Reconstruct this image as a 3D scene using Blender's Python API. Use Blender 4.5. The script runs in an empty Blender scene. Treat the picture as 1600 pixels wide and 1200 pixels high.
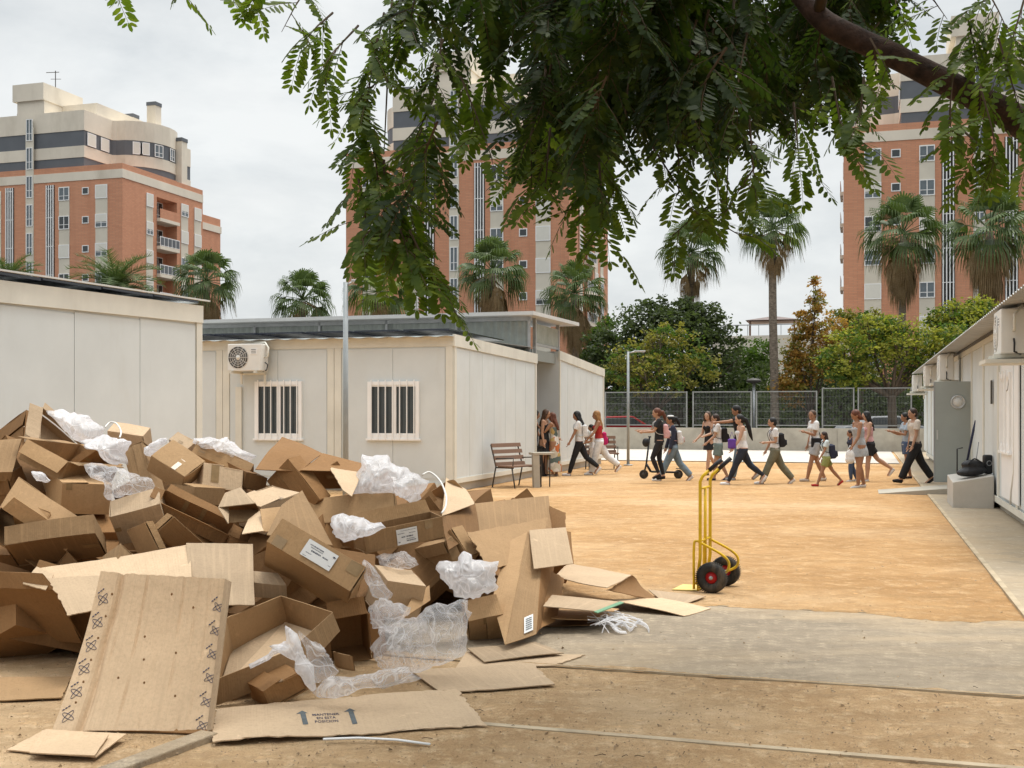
import bpy, bmesh, math, random
from mathutils import Vector, Matrix, noise, Euler
R=random.Random(7)
rad=math.radians
C=bpy.context.scene.collection
F=1800.0; HZ=645.0; CH=1.6
AN=math.atan(548/1800.0); SA=math.sin(AN); CA=math.cos(AN)
def L(s,d,z=0.0): return Vector((s*SA+d*CA, s*CA-d*SA, z))      # building grid: s = away, d = to the right
def P(px,py,Y): return Vector(((px-800)/F*Y, Y, CH+(HZ-py)/F*Y))  # point at a distance Y
def G(px,py,z=0.0):                                             # point at a height z
    return P(px,py,(CH-z)*F/(py-HZ))
# ------------------------------------------------------------------ materials
def nt(m):
    m.use_nodes=True; t=m.node_tree; t.nodes.clear(); return t
def N(t,ty,**k):
    n=t.nodes.new(ty)
    for a,b in k.items():
        if hasattr(n,a): setattr(n,a,b)
        else: n.inputs[a.replace('_',' ')].default_value=b
    return n
def lk(t,a,ao,b,bi): t.links.new(a.outputs[ao],b.inputs[bi])
def c4(c): return (c[0],c[1],c[2],1.0)
def mix(t,f,a,b,blend='MIX'):
    m=t.nodes.new('ShaderNodeMix'); m.data_type='RGBA'; m.blend_type=blend
    for i,v in ((0,f),(6,a),(7,b)):
        if isinstance(v,tuple) and len(v)==2: t.links.new(v[0].outputs[v[1]],m.inputs[i])
        elif i==0: m.inputs[0].default_value=v
        else: m.inputs[i].default_value=c4(v)
    return (m,2)
def noi(t,scale,detail=4,rough=.6,co='Object',sx=None,dist=0):
    tc=t.nodes.new('ShaderNodeTexCoord'); n=N(t,'ShaderNodeTexNoise'); n.inputs['Scale'].default_value=scale
    n.inputs['Detail'].default_value=detail; n.inputs['Roughness'].default_value=rough; n.inputs['Distortion'].default_value=dist
    if sx:
        mp=t.nodes.new('ShaderNodeMapping'); mp.inputs['Scale'].default_value=sx
        lk(t,tc,co,mp,0); lk(t,mp,0,n,0)
    else: lk(t,tc,co,n,0)
    return n
def ramp(t,src,a,b):
    r=t.nodes.new('ShaderNodeMapRange'); r.inputs[1].default_value=a; r.inputs[2].default_value=b
    t.links.new(src[0].outputs[src[1]],r.inputs[0]); return (r,0)
def bump(t,src,st,dist=.01,prev=None):
    b=t.nodes.new('ShaderNodeBump'); b.inputs['Strength'].default_value=st; b.inputs['Distance'].default_value=dist
    t.links.new(src[0].outputs[src[1]],b.inputs['Height'])
    if prev: lk(t,prev,0,b,'Normal')
    return b
def finish(t,col,rough=.7,nrm=None,spec=.3,metal=0.0,sub=0):
    p=t.nodes.new('ShaderNodeBsdfPrincipled'); o=t.nodes.new('ShaderNodeOutputMaterial')
    if isinstance(col,tuple) and len(col)==2: t.links.new(col[0].outputs[col[1]],p.inputs['Base Color'])
    else: p.inputs['Base Color'].default_value=c4(col)
    p.inputs['Roughness'].default_value=rough; p.inputs['Metallic'].default_value=metal
    p.inputs['Specular IOR Level'].default_value=spec
    if nrm: lk(t,nrm,0,p,'Normal')
    lk(t,p,0,o,0); return p
M={}
def mat(name,col,rough=.7,var=.12,scale=3.0,bmp=.0,bscale=40,spec=.3,metal=0,sx=None,dirt=None,dscale=.8):
    m=bpy.data.materials.new(name); t=nt(m)
    n=noi(t,scale,5,.6,sx=sx); d=tuple(x*(1-var*1.6) for x in col); l=tuple(min(1,x*(1+var)) for x in col)
    c=mix(t,ramp(t,(n,0),.3,.7),d,l)
    if dirt:
        n2=noi(t,dscale,6,.65,sx=(1,1,.35)); c=mix(t,ramp(t,(n2,0),.52,.78),c,dirt)
    nb=None
    if bmp: nb=bump(t,(noi(t,bscale,4,.6),0),bmp,.01)
    finish(t,c,rough,nb,spec,metal); M[name]=m; return m
mat('white_panel',(.625,.66,.66),.5,.04,1.2,dirt=(.56,.575,.55),dscale=1.1,bmp=.06,bscale=2)
mat('cream_trim',(.69,.675,.60),.45,.05,2,dirt=(.52,.49,.42))
mat('cream_wall',(.74,.67,.56),.8,.07,.25,dirt=(.5,.44,.35),dscale=.2)
mat('spandrel',(.66,.61,.51),.8,.06,.4)
mat('shutter',(.72,.70,.63),.6,.05,.8)
mat('white_frame',(.86,.86,.85),.4,.03)
mat('grey_band',(.13,.14,.155),.6,.06,.5)
mat('dark_void',(.03,.028,.026),.8)
mat('glass_dark',(.035,.045,.05),.08,.2,1.0,spec=.8)
mat('glass_blue',(.13,.16,.18),.1,.3,.6,spec=.8)
mat('brown_wood',(.20,.115,.075),.6,.2,12,sx=(1,8,8))
mat('steel',(.34,.35,.36),.42,.08,3,metal=.6)
mat('dark_steel',(.07,.065,.06),.5,.1)
mat('galv',(.46,.47,.47),.45,.1,4,metal=.5)
mat('concrete',(.42,.385,.32),.9,.14,1.6,bmp=.25,bscale=60,dirt=(.33,.3,.25),dscale=1.2)
mat('fence_metal',(.27,.28,.28),.5,.1,4,metal=.4)
mat('edging',(.47,.38,.26),.9,.2,3,bmp=.3,bscale=60,dirt=(.36,.25,.15),dscale=2)
mat('concrete_light',(.50,.47,.42),.9,.1,1.2,bmp=.2,bscale=50,dirt=(.42,.39,.34))
mat('yellow_paint',(.72,.46,.015),.35,.1,8,dirt=(.33,.22,.07),dscale=14)
mat('pale_yellow',(.78,.62,.2),.5,.1,8)
mat('rubber',(.035,.033,.03),.85,.25,20,bmp=.3,bscale=90,dirt=(.15,.115,.08),dscale=9)
mat('red_paint',(.45,.02,.02),.4,.1)
mat('black_plastic',(.02,.02,.022),.5,.2,10)
mat('white_plastic',(.72,.71,.67),.45,.04,3)
mat('grey_door',(.29,.315,.30),.5,.04,1.5)
mat('roof_sheet',(.40,.40,.385),.45,.08,2,metal=.2)
mat('roof_white',(.60,.60,.58),.45,.05,2)
mat('solar',(.012,.016,.03),.15,.2,spec=.7)
mat('ink_blue',(.07,.075,.13),.85,.3,30)
mat('ink',(.03,.035,.07),.8,.2,30)
mat('ink_soft',(.10,.115,.12),.8,.2,30)
mat('paper',(.74,.74,.73),.7,.04)
mat('tape',(.30,.20,.10),.25,.1,30,spec=.5)
mat('orange_cloth',(.4,.2,.12),.9)
def brick():
    m=bpy.data.materials.new('brick'); t=nt(m)
    tc=t.nodes.new('ShaderNodeTexCoord'); b=t.nodes.new('ShaderNodeTexBrick')
    mp=t.nodes.new('ShaderNodeMapping'); mp.inputs['Rotation'].default_value=(rad(90),0,0)
    sp=t.nodes.new('ShaderNodeSeparateXYZ'); cb=t.nodes.new('ShaderNodeCombineXYZ'); ad=t.nodes.new('ShaderNodeMath')
    lk(t,tc,'Object',sp,0); lk(t,sp,0,ad,0); lk(t,sp,1,ad,1); lk(t,ad,0,cb,0); lk(t,sp,2,cb,1)
    lk(t,cb,0,b,0)
    b.inputs['Color1'].default_value=(.62,.295,.175,1); b.inputs['Color2'].default_value=(.55,.25,.148,1); b.inputs['Mortar'].default_value=(.42,.25,.17,1)
    b.inputs['Scale'].default_value=1; b.inputs['Mortar Size'].default_value=.012; b.inputs['Brick Width'].default_value=.5; b.inputs['Row Height'].default_value=.15
    n=noi(t,.25,5,.6); c=mix(t,ramp(t,(n,0),.35,.7),(b,0),(.64,.33,.205))
    c=mix(t,.35,(b,0),c)
    n2=noi(t,.9,4,.6,sx=(1,1,.08)); c=mix(t,ramp(t,(n2,0),.5,1.1),c,(.42,.19,.11))
    finish(t,c,.9); M['brick']=m
brick()
def cardboard(name,base,stripes=True):
    m=bpy.data.materials.new(name); t=nt(m)
    oi=t.nodes.new('ShaderNodeObjectInfo')
    hs=t.nodes.new('ShaderNodeHueSaturation'); mr=t.nodes.new('ShaderNodeMapRange'); mr.inputs[3].default_value=.72; mr.inputs[4].default_value=1.22
    lk(t,oi,'Random',mr,0); lk(t,mr,0,hs,'Value')
    n=noi(t,2.2,6,.65); c=mix(t,ramp(t,(n,0),.3,.75),base,tuple(x*.80 for x in base))
    n3=noi(t,60,3,.7); c=mix(t,ramp(t,(n3,0),.45,.9),c,tuple(x*.7 for x in base))
    n4=noi(t,5,6,.7,dist=1); c=mix(t,ramp(t,(n4,0),.62,.74),c,tuple(x*1.18 for x in base))
    t.links.new(c[0].outputs[c[1]],hs.inputs['Color'])
    uv=t.nodes.new('ShaderNodeUVMap'); w=t.nodes.new('ShaderNodeTexWave'); w.inputs['Scale'].default_value=22; w.inputs['Distortion'].default_value=.6; w.inputs['Detail'].default_value=1
    lk(t,uv,0,w,0)
    w2=t.nodes.new('ShaderNodeTexNoise'); w2.inputs['Scale'].default_value=4; mp=t.nodes.new('ShaderNodeMapping'); mp.inputs['Scale'].default_value=(9,.25,1)
    lk(t,uv,0,mp,0); lk(t,mp,0,w2,0); w2.inputs['Detail'].default_value=5
    col=mix(t,ramp(t,(w2,0),.50,.85),(hs,0),tuple(x*.92 for x in base))
    b1=bump(t,(w,0),.10,.004); b2=bump(t,(w2,0),.28,.01,b1); b3=bump(t,(noi(t,6,5,.6),0),.45,.02,b2)
    finish(t,col,.82,b3,.2); M[name]=m
cardboard('cardboard',(.42,.265,.135)); cardboard('cardboard_pale',(.56,.41,.265)); cardboard('cardboard_dark',(.27,.145,.06))  # dark and pale versions also put shade and top light into the card colour
def plastic():
    for nm,lo,hi,base in (('clear_plastic',.09,.62,0),('white_film',.40,.93,1)):
        m=bpy.data.materials.new(nm); t=nt(m)
        def rid(sc,dist,det=2,sx=None,w=.03):
            n=noi(t,sc,det,.5,dist=dist,sx=sx); a=t.nodes.new('ShaderNodeMath'); a.operation='SUBTRACT'; lk(t,n,0,a,0); a.inputs[1].default_value=.5
            b=t.nodes.new('ShaderNodeMath'); b.operation='ABSOLUTE'; lk(t,a,0,b,0); return ramp(t,(b,0),w,.0)
        def mth(op,a,b):
            x=t.nodes.new('ShaderNodeMath'); x.operation=op
            for q,v in ((0,a),(1,b)):
                if isinstance(v,tuple): t.links.new(v[0].outputs[v[1]],x.inputs[q])
                else: x.inputs[q].default_value=v
            return (x,0)
        k1=rid(2.6,1.2,1,None,.022); k2=rid(5.5,.7,1,(1,1,.3),.022); big=ramp(t,(noi(t,5,3,.6,dist=.8),0),.42,.78)
        cr=mth('MAXIMUM',k1,mth('MULTIPLY',k2,.8)); b=bump(t,cr,.35,.015); b=bump(t,(noi(t,9,3,.6,dist=1.5),0),.6,.03,b)
        lw=t.nodes.new('ShaderNodeLayerWeight'); lw.inputs[0].default_value=.25; lk(t,b,0,lw,'Normal')
        f=mth('MAXIMUM',mth('MULTIPLY',cr,.9),mth('MAXIMUM',(lw,1),mth('MULTIPLY',big,.55)))  # creases made whiter and more opaque, standing in for glints on the film
        r=t.nodes.new('ShaderNodeMapRange'); t.links.new(f[0].outputs[0],r.inputs[0]); r.inputs[3].default_value=lo; r.inputs[4].default_value=hi
        p=t.nodes.new('ShaderNodeBsdfPrincipled'); p.inputs['Base Color'].default_value=(.95,.95,.97,1); p.inputs['Roughness'].default_value=.13; p.inputs['Specular IOR Level'].default_value=1.0; lk(t,b,0,p,'Normal')
        tl=t.nodes.new('ShaderNodeBsdfTranslucent'); tl.inputs[0].default_value=(.97,.97,1,1)
        m1=t.nodes.new('ShaderNodeMixShader'); m1.inputs[0].default_value=.4; lk(t,p,0,m1,1); lk(t,tl,0,m1,2)
        tr=t.nodes.new('ShaderNodeBsdfTransparent'); tr.inputs[0].default_value=(.98,.98,.98,1)
        ms=t.nodes.new('ShaderNodeMixShader'); lk(t,r,0,ms,0); lk(t,tr,0,ms,1); lk(t,m1,0,ms,2)
        o=t.nodes.new('ShaderNodeOutputMaterial'); lk(t,ms,0,o,0); M[nm]=m
plastic()
def ground(name,a,b,c,d,sc,bs=.5,patch=None,grain=160,stretch=(1,1,1)):
    m=bpy.data.materials.new(name); t=nt(m)
    n1=noi(t,sc,8,.7,dist=.4,sx=stretch); n2=noi(t,sc*7,6,.75); n3=noi(t,grain,3,.8); n4=noi(t,sc*.35,4,.6,sx=stretch); n5=noi(t,38,5,.8)
    col=mix(t,ramp(t,(n1,0),.36,.64),a,b); col=mix(t,ramp(t,(n2,0),.5,.72),col,c); col=mix(t,ramp(t,(n3,0),.55,.72),col,d)
    k=mix(t,.55,(0,0,0),(0,0,0))
    m4=t.nodes.new('ShaderNodeMath'); m4.operation='MULTIPLY'; r4=ramp(t,(n4,0),.48,.66); t.links.new(r4[0].outputs[0],m4.inputs[0]); m4.inputs[1].default_value=.6
    col=mix(t,(m4,0),col,patch or tuple(x*.85 for x in a))
    r5=ramp(t,(n5,0),.60,.74); m5=t.nodes.new('ShaderNodeMath'); m5.operation='MULTIPLY'; t.links.new(r5[0].outputs[0],m5.inputs[0]); m5.inputs[1].default_value=.55
    col=mix(t,(m5,0),col,tuple(x*.5 for x in a))
    n6=noi(t,2.6,7,.7,sx=(.8,1.2,1),dist=1.2); col=mix(t,ramp(t,(n6,0),.52,.70),col,tuple(x*.74 for x in a)); n7=noi(t,9,7,.75); col=mix(t,ramp(t,(n7,0),.56,.70),col,tuple(min(1,x*1.28) for x in a))
    b1=bump(t,(n6,0),bs,.06); b1=bump(t,(n2,0),bs,.03,b1); b2=bump(t,(n5,0),bs*.9,.012,b1); b3=bump(t,(n3,0),bs*.7,.006,b2)
    finish(t,col,.95,b3,.15); M[name]=m
ground('sand',(.57,.345,.160),(.43,.245,.105),(.70,.48,.27),(.34,.19,.085),.7,1.1,(.70,.50,.30),stretch=(.8,1.15,1))
ground('dirt',(.58,.39,.215),(.45,.285,.145),(.75,.56,.35),(.27,.165,.085),1.3,1.1,(.70,.52,.33),grain=110)
ground('path_concrete',(.40,.325,.235),(.26,.215,.16),(.50,.405,.29),(.20,.16,.115),1.3,.6,(.56,.41,.25),grain=150,stretch=(.4,1.4,1))
ground('side_concrete',(.40,.335,.25),(.34,.28,.2),(.45,.38,.28),(.28,.23,.17),.7,.3,(.42,.31,.19))
ground('pale_paving',(.58,.53,.47),(.54,.49,.43),(.62,.57,.5),(.48,.43,.37),.8,.15)
ground('asphalt',(.07,.07,.07),(.055,.055,.055),(.09,.09,.085),(.04,.04,.04),.8,.3)
def foliage(name,a,b,c,trans=.35,rough=.5,scale=.9):
    m=bpy.data.materials.new(name); t=nt(m)
    n=noi(t,scale,3,.6); n2=noi(t,scale*9,2,.6)
    col=mix(t,ramp(t,(n,0),.35,.65),a,b); col=mix(t,ramp(t,(n2,0),.5,.72),col,c)
    p=t.nodes.new('ShaderNodeBsdfPrincipled'); t.links.new(col[0].outputs[col[1]],p.inputs['Base Color']); p.inputs['Roughness'].default_value=rough; p.inputs['Specular IOR Level'].default_value=.18
    tl=t.nodes.new('ShaderNodeBsdfTranslucent'); cc=mix(t,.5,col,(min(1,a[0]*2.2),min(1,a[1]*2.4),a[2]*.8)); t.links.new(cc[0].outputs[cc[1]],tl.inputs[0])
    ms=t.nodes.new('ShaderNodeMixShader'); ms.inputs[0].default_value=trans; lk(t,p,0,ms,1); lk(t,tl,0,ms,2)
    o=t.nodes.new('ShaderNodeOutputMaterial'); lk(t,ms,0,o,0); M[name]=m
foliage('canopy_shaded_leaf',(.022,.040,.007),(.014,.028,.006),(.075,.105,.012),.34,.6,1.1)  # darker copy of the leaf, shade of the thick crown put into the colour
foliage('canopy_lit_leaf',(.078,.122,.013),(.040,.072,.010),(.17,.21,.022),.45,.55,1.6)  # brighter copy, light coming through the leaves put into the colour
foliage('leaf_dark',(.062,.085,.034),(.045,.065,.028),(.095,.115,.05))
foliage('leaf_olive',(.22,.20,.045),(.14,.15,.035),(.32,.26,.06))
foliage('leaf_green',(.07,.12,.02),(.045,.085,.018),(.10,.15,.03))
foliage('leaf_lime',(.27,.27,.045),(.17,.20,.035),(.36,.33,.06))
foliage('leaf_autumn',(.42,.22,.06),(.25,.20,.05),(.42,.19,.06))
foliage('palm_leaf',(.085,.125,.045),(.05,.085,.03),(.15,.18,.06),.2,.45,2)
foliage('palm_dead',(.30,.215,.12),(.20,.13,.065),(.40,.30,.18),.15,.8,2)
foliage('palm_young',(.14,.19,.03),(.10,.15,.03),(.20,.22,.05),.3)
mat('bark',(.105,.08,.06),.95,.3,8,bmp=.8,bscale=14,sx=(1,1,.3))
mat('palm_bark',(.22,.18,.14),.95,.35,7,bmp=1,bscale=9,sx=(1,1,2))
mat('red_bark',(.048,.026,.018),.9,.45,14,bmp=1.0,bscale=34,sx=(1,1,1))
mat('twig',(.07,.045,.025),.9,.2)
# ------------------------------------------------------------------ geometry
RL={}
def tag(o,label=None,cat=None,group=None,kind=None):
    if label: o['label']=label
    if cat: o['category']=cat
    if group: o['group']=group
    if kind: o['kind']=kind
    return o
def empty(name,loc,label=None,cat=None,group=None,rz=0):
    o=bpy.data.objects.new(name,None); C.objects.link(o); o.location=loc; o.rotation_euler=(0,0,rz); o.empty_display_size=.2
    RL[o.name]=Vector(loc); return tag(o,label,cat,group)
class MB:
    def __init__(s): s.v=[]; s.f=[]; s.uv=[]; s.sm=[]
    def add(s,vs,fs,uvs=None,smooth=False):
        k=len(s.v); s.v+= [Vector(x) for x in vs]
        for i,f in enumerate(fs):
            s.f.append([k+j for j in f]); s.uv.append(uvs[i] if uvs else None); s.sm.append(smooth)
        return s
    def hexa(s,c): # 8 corners: bottom 4 ccw, top 4
        return s.add(c,[(0,3,2,1),(4,5,6,7),(0,1,5,4),(1,2,6,5),(2,3,7,6),(3,0,4,7)])
    def lb(s,s0,s1,d0,d1,z0,z1): # box in building grid
        return s.hexa([L(s0,d0,z0),L(s0,d1,z0),L(s1,d1,z0),L(s1,d0,z0),L(s0,d0,z1),L(s0,d1,z1),L(s1,d1,z1),L(s1,d0,z1)])
    def box(s,c,sz,rot=None):
        m=rot if rot is not None else Matrix.Identity(3); c=Vector(c); x,y,z=[a/2 for a in sz]
        return s.hexa([c+m@Vector(p) for p in ((-x,-y,-z),(x,-y,-z),(x,y,-z),(-x,y,-z),(-x,-y,z),(x,-y,z),(x,y,z),(-x,y,z))])
    def prism(s,pts,z0,z1,smooth=False): # pts ccw xy
        n=len(pts); vs=[Vector((p[0],p[1],z0)) for p in pts]+[Vector((p[0],p[1],z1)) for p in pts]
        fs=[tuple(range(n-1,-1,-1)),tuple(range(n,2*n))]
        s.add(vs,fs); k=len(s.v)-2*n
        for i in range(n):
            j=(i+1)%n; s.f.append([k+i,k+j,k+n+j,k+n+i]); s.uv.append(None); s.sm.append(False)
        return s
    def tube(s,pts,r,n=8,cap=True,sy=1.0):
        pts=[Vector(p) for p in pts]; rs=r if isinstance(r,(list,tuple)) else [r]*len(pts)
        vs=[]; up=Vector((0,0,1)); pr=None
        for i,p in enumerate(pts):
            t=(pts[min(i+1,len(pts)-1)]-pts[max(i-1,0)])
            if t.length<1e-9: t=Vector((0,0,1))
            t.normalize()
            if pr is None: a=t.cross(up if abs(t.z)<.95 else Vector((1,0,0))).normalized()
            else: a=(pr-t*pr.dot(t)).normalized()
            pr=a; b=t.cross(a)
            for k in range(n):
                an=2*math.pi*k/n; vs.append(p+a*math.cos(an)*rs[i]+b*math.sin(an)*rs[i]*sy)
        fs=[]
        for i in range(len(pts)-1):
            for k in range(n):
                k2=(k+1)%n; fs.append((i*n+k,i*n+k2,(i+1)*n+k2,(i+1)*n+k))
        if cap: fs+= [tuple(range(n-1,-1,-1)),tuple((len(pts)-1)*n+k for k in range(n))]
        return s.add(vs,fs,smooth=n>5)
    def cyl(s,a,b,r,n=16): return s.tube([a,b],r,n)
    def torus(s,c,ax,R_,r,n=28,m=10,sq=1.0):
        ax=Vector(ax).normalized(); a=ax.cross(Vector((0,0,1)) if abs(ax.z)<.9 else Vector((1,0,0))).normalized(); b=ax.cross(a)
        vs=[];fs=[]
        for i in range(n):
            t=2*math.pi*i/n; d=a*math.cos(t)+b*math.sin(t)
            for j in range(m):
                q=2*math.pi*j/m; vs.append(Vector(c)+d*(R_+r*math.cos(q))+ax*r*sq*math.sin(q))
        for i in range(n):
            for j in range(m):
                i2=(i+1)%n;j2=(j+1)%m; fs.append((i*m+j,i2*m+j,i2*m+j2,i*m+j2))
        return s.add(vs,fs,smooth=True)
    def ell(s,c,r,rot=None,n=12,m=8):
        m3=rot if rot is not None else Matrix.Identity(3); c=Vector(c)
        if not isinstance(r,(tuple,list)): r=(r,r,r)
        vs=[c+m3@Vector((0,0,-r[2]))]
        for i in range(1,m):
            ph=-math.pi/2+math.pi*i/m
            for k in range(n):
                t=2*math.pi*k/n; vs.append(c+m3@Vector((r[0]*math.cos(ph)*math.cos(t),r[1]*math.cos(ph)*math.sin(t),r[2]*math.sin(ph))))
        vs.append(c+m3@Vector((0,0,r[2]))); fs=[]
        for k in range(n):
            k2=(k+1)%n; fs.append((0,1+k2,1+k)); q=1+(m-2)*n; fs.append((q+k,q+k2,len(vs)-1))
            for i in range(m-2): fs.append((1+i*n+k,1+i*n+k2,1+(i+1)*n+k2,1+(i+1)*n+k))
        return s.add(vs,fs,smooth=True)
    def loft(s,rings,n=16):  # rings: (center, rx, ry) with axes ax,ay given or world
        vs=[];fs=[]
        for (c,ax,ay) in rings:
            for k in range(n):
                t=2*math.pi*k/n; vs.append(Vector(c)+Vector(ax)*math.cos(t)+Vector(ay)*math.sin(t))
        for i in range(len(rings)-1):
            for k in range(n):
                k2=(k+1)%n; fs.append((i*n+k,i*n+k2,(i+1)*n+k2,(i+1)*n+k))
        fs+=[tuple(range(n-1,-1,-1)),tuple((len(rings)-1)*n+k for k in range(n))]
        return s.add(vs,fs,smooth=True)
    def patch(s,p00,p10,p11,p01,n=8,m=8,amp=0.0,freq=3.0,edge=None,lip=None,seed=0):
        # bent sheet between four corners; edge=[bottom,right,top,left] torn amplitude
        p00,p10,p11,p01=[Vector(p) for p in (p00,p10,p11,p01)]
        nr=(p10-p00).cross(p01-p00).normalized(); vs=[]; lu=(p10-p00).length; lv=(p01-p00).length; uvs=[]
        for j in range(m+1):
            v=j/m
            for i in range(n+1):
                u=i/n; uu,vv=u,v
                if edge:
                    sd=seed*7.3
                    def jz(q,k): return (noise.noise(Vector((q*9,k*5.1,sd)))+.55*noise.noise(Vector((q*31,k*3.7,sd+3))))
                    if j==0: vv+=edge[0]*abs(jz(u,1))
                    if j==m: vv-=edge[2]*abs(jz(u,2))
                    if i==0: uu+=edge[3]*abs(jz(v,3))
                    if i==n: uu-=edge[1]*abs(jz(v,4))
                p=(p00*(1-uu)+p10*uu)*(1-vv)+(p01*(1-uu)+p11*uu)*vv
                if amp: p=p+nr*amp*noise.noise(p*freq+Vector((seed,0,0)))+Vector(noise.noise_vector(p*freq*.7+Vector((0,seed,0))))*amp*.4
                if lip: p=p+nr*lip(u,v)
                vs.append(p); uvs.append((uu*lu,vv*lv))
        fs=[];fu=[]
        for j in range(m):
            for i in range(n):
                q=(j*(n+1)+i,j*(n+1)+i+1,(j+1)*(n+1)+i+1,(j+1)*(n+1)+i); fs.append(q); fu.append([uvs[k] for k in q])
        return s.add(vs,fs,fu,smooth=False)
    def build(s,name,mt,parent=None,smooth=None,bevel=0,solid=0,weld=False,loc=None):
        off=Vector((0,0,0)); root=parent
        while root is not None and root.parent is not None: root=root.parent
        if root is not None: off=RL.get(root.name,Vector((0,0,0)))
        elif loc is not None: off=Vector(loc)
        me=bpy.data.meshes.new(name); me.from_pydata([v-off for v in s.v],[],s.f)
        if any(u for u in s.uv):
            ul=me.uv_layers.new(name='UVMap'); k=0
            for fi,f in enumerate(s.f):
                for j in range(len(f)):
                    if s.uv[fi]: ul.data[k].uv=s.uv[fi][j]
                    k+=1
        for i,p in enumerate(me.polygons): p.use_smooth=s.sm[i] if smooth is None else smooth
        if weld:
            b=bmesh.new(); b.from_mesh(me); bmesh.ops.remove_doubles(b,verts=b.verts,dist=.0008); b.to_mesh(me); b.free()
        me.materials.append(M[mt] if isinstance(mt,str) else mt); me.update()
        o=bpy.data.objects.new(name,me); C.objects.link(o)
        if parent: o.parent=parent
        elif loc is not None: o.location=loc; RL[o.name]=Vector(loc)
        if solid:
            q=o.modifiers.new('solid','SOLIDIFY'); q.thickness=solid; q.offset=0
        if bevel:
            q=o.modifiers.new('bevel','BEVEL'); q.width=bevel; q.segments=2; q.limit_method='ANGLE'
        return o
def struct(name,mb,mt,**k): return tag(mb.build(name,mt,**k),kind='structure')
# ------------------------------------------------------------------ ground
struct('ground',MB().add([(-900,-30,-.02),(900,-30,-.02),(900,2500,-.02),(-900,2500,-.02)],[(0,1,2,3)]),'asphalt')
def gridsheet(s0,s1,d0,d1,z,n=60,amp=.0):
    vs=[];fs=[]
    for j in range(n+1):
        for i in range(n+1):
            s=s0+(s1-s0)*j/n; d=d0+(d1-d0)*i/n; p=L(s,d,z)
            if amp: p.z+=amp*(noise.noise(Vector((p.x*1.3,p.y*1.3,0)))+.5*noise.noise(Vector((p.x*5,p.y*5,2))))
            vs.append(p)
    for j in range(n):
        for i in range(n): fs.append((j*(n+1)+i,j*(n+1)+i+1,(j+1)*(n+1)+i+1,(j+1)*(n+1)+i))
    return MB().add(vs,fs,smooth=True)
def sof(px,py,z=0):  # s,d of a ground pixel
    p=G(px,py,z); return (p.x*SA+p.y*CA, p.x*CA-p.y*SA)
sE1=sof(1120,948)[0]; sE2=sof(1250,1066)[0]; sK=sof(1000,1153)[0]
sW=sof(1150,704)[0]; sPv=sof(1150,722)[0]
struct('sand_court',gridsheet(sE1,sW+.2,-30,2.3,0.0,120,.012),'sand')
struct('dirt_ground',gridsheet(-6,sE2,-30,14,0.0,150,.012),'dirt')
struct('concrete_path',gridsheet(sE2,sE1,-30,14,.006,60,.002),'path_concrete')
struct('path_edging',MB().lb(sE2-.035,sE2,-9,14,-.05,.014),'edging')
struct('court_edging',MB().lb(sE1,sE1+.04,-9,1.2,-.05,.012),'edging')
struct('buried_kerb',MB().lb(sK-.03,sK+.02,-2.4,6,-.05,.010),'edging')
struct('side_pavement',gridsheet(sE1,sPv+14,1.25,30,.020,40,.0),'side_concrete')
struct('pavement_edging',MB().lb(sE1,sPv+14,1.20,1.25,-.05,.024),'edging')
struct('pale_footpath',gridsheet(sPv,sW,-20,1.1,.022,20,.0),'pale_paving')
def spill(name,s_c,w0,w1,d0,d1,z,sd,mt='sand',n=260):
    vs=[];fs=[]
    for i in range(n+1):
        d=d0+(d1-d0)*i/n; a=abs(noise.noise(Vector((d*.9,sd,0))))*1.5+abs(noise.noise(Vector((d*4.3,sd,1))))*.6+abs(noise.noise(Vector((d*15,sd,2))))*.35
        b=abs(noise.noise(Vector((d*1.1,sd+5,0))))*1.2+abs(noise.noise(Vector((d*6.3,sd,4))))*.5
        vs+=[L(s_c-w0*a,d,z-.0035),L(s_c,d,z+.006),L(s_c+w1*b,d,z-.0035)]
    for i in range(n): fs+=[(3*i,3*i+3,3*i+4,3*i+1),(3*i+1,3*i+4,3*i+5,3*i+2)]
    struct(name,MB().add(vs,fs,smooth=True),mt)
spill('sand_spill',sE1+.02,.22,.10,-9,1.3,.011,1); spill('sand_spill',sE2-.02,.05,.22,-9,9,.011,2,'dirt')
# kerb stones at the lower left
a=G(200,1200);b=G(328,1152)
k=MB(); dr=(b-a).normalized(); sd=Vector((dr.y,-dr.x,0)); a2=a-dr*1.2
k.hexa([a2-sd*.055+Vector((0,0,-.03)),a2+sd*.055+Vector((0,0,-.03)),b+sd*.055+Vector((0,0,-.03)),b-sd*.055+Vector((0,0,-.03)),a2-sd*.055+Vector((0,0,.032)),a2+sd*.055+Vector((0,0,.032)),b+sd*.055+Vector((0,0,.032)),b-sd*.055+Vector((0,0,.032))])
tag(k.build('kerb_stone','path_concrete',bevel=.008),'narrow concrete kerb stone ending at the printed flat cardboard sheet','kerb stone')
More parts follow.
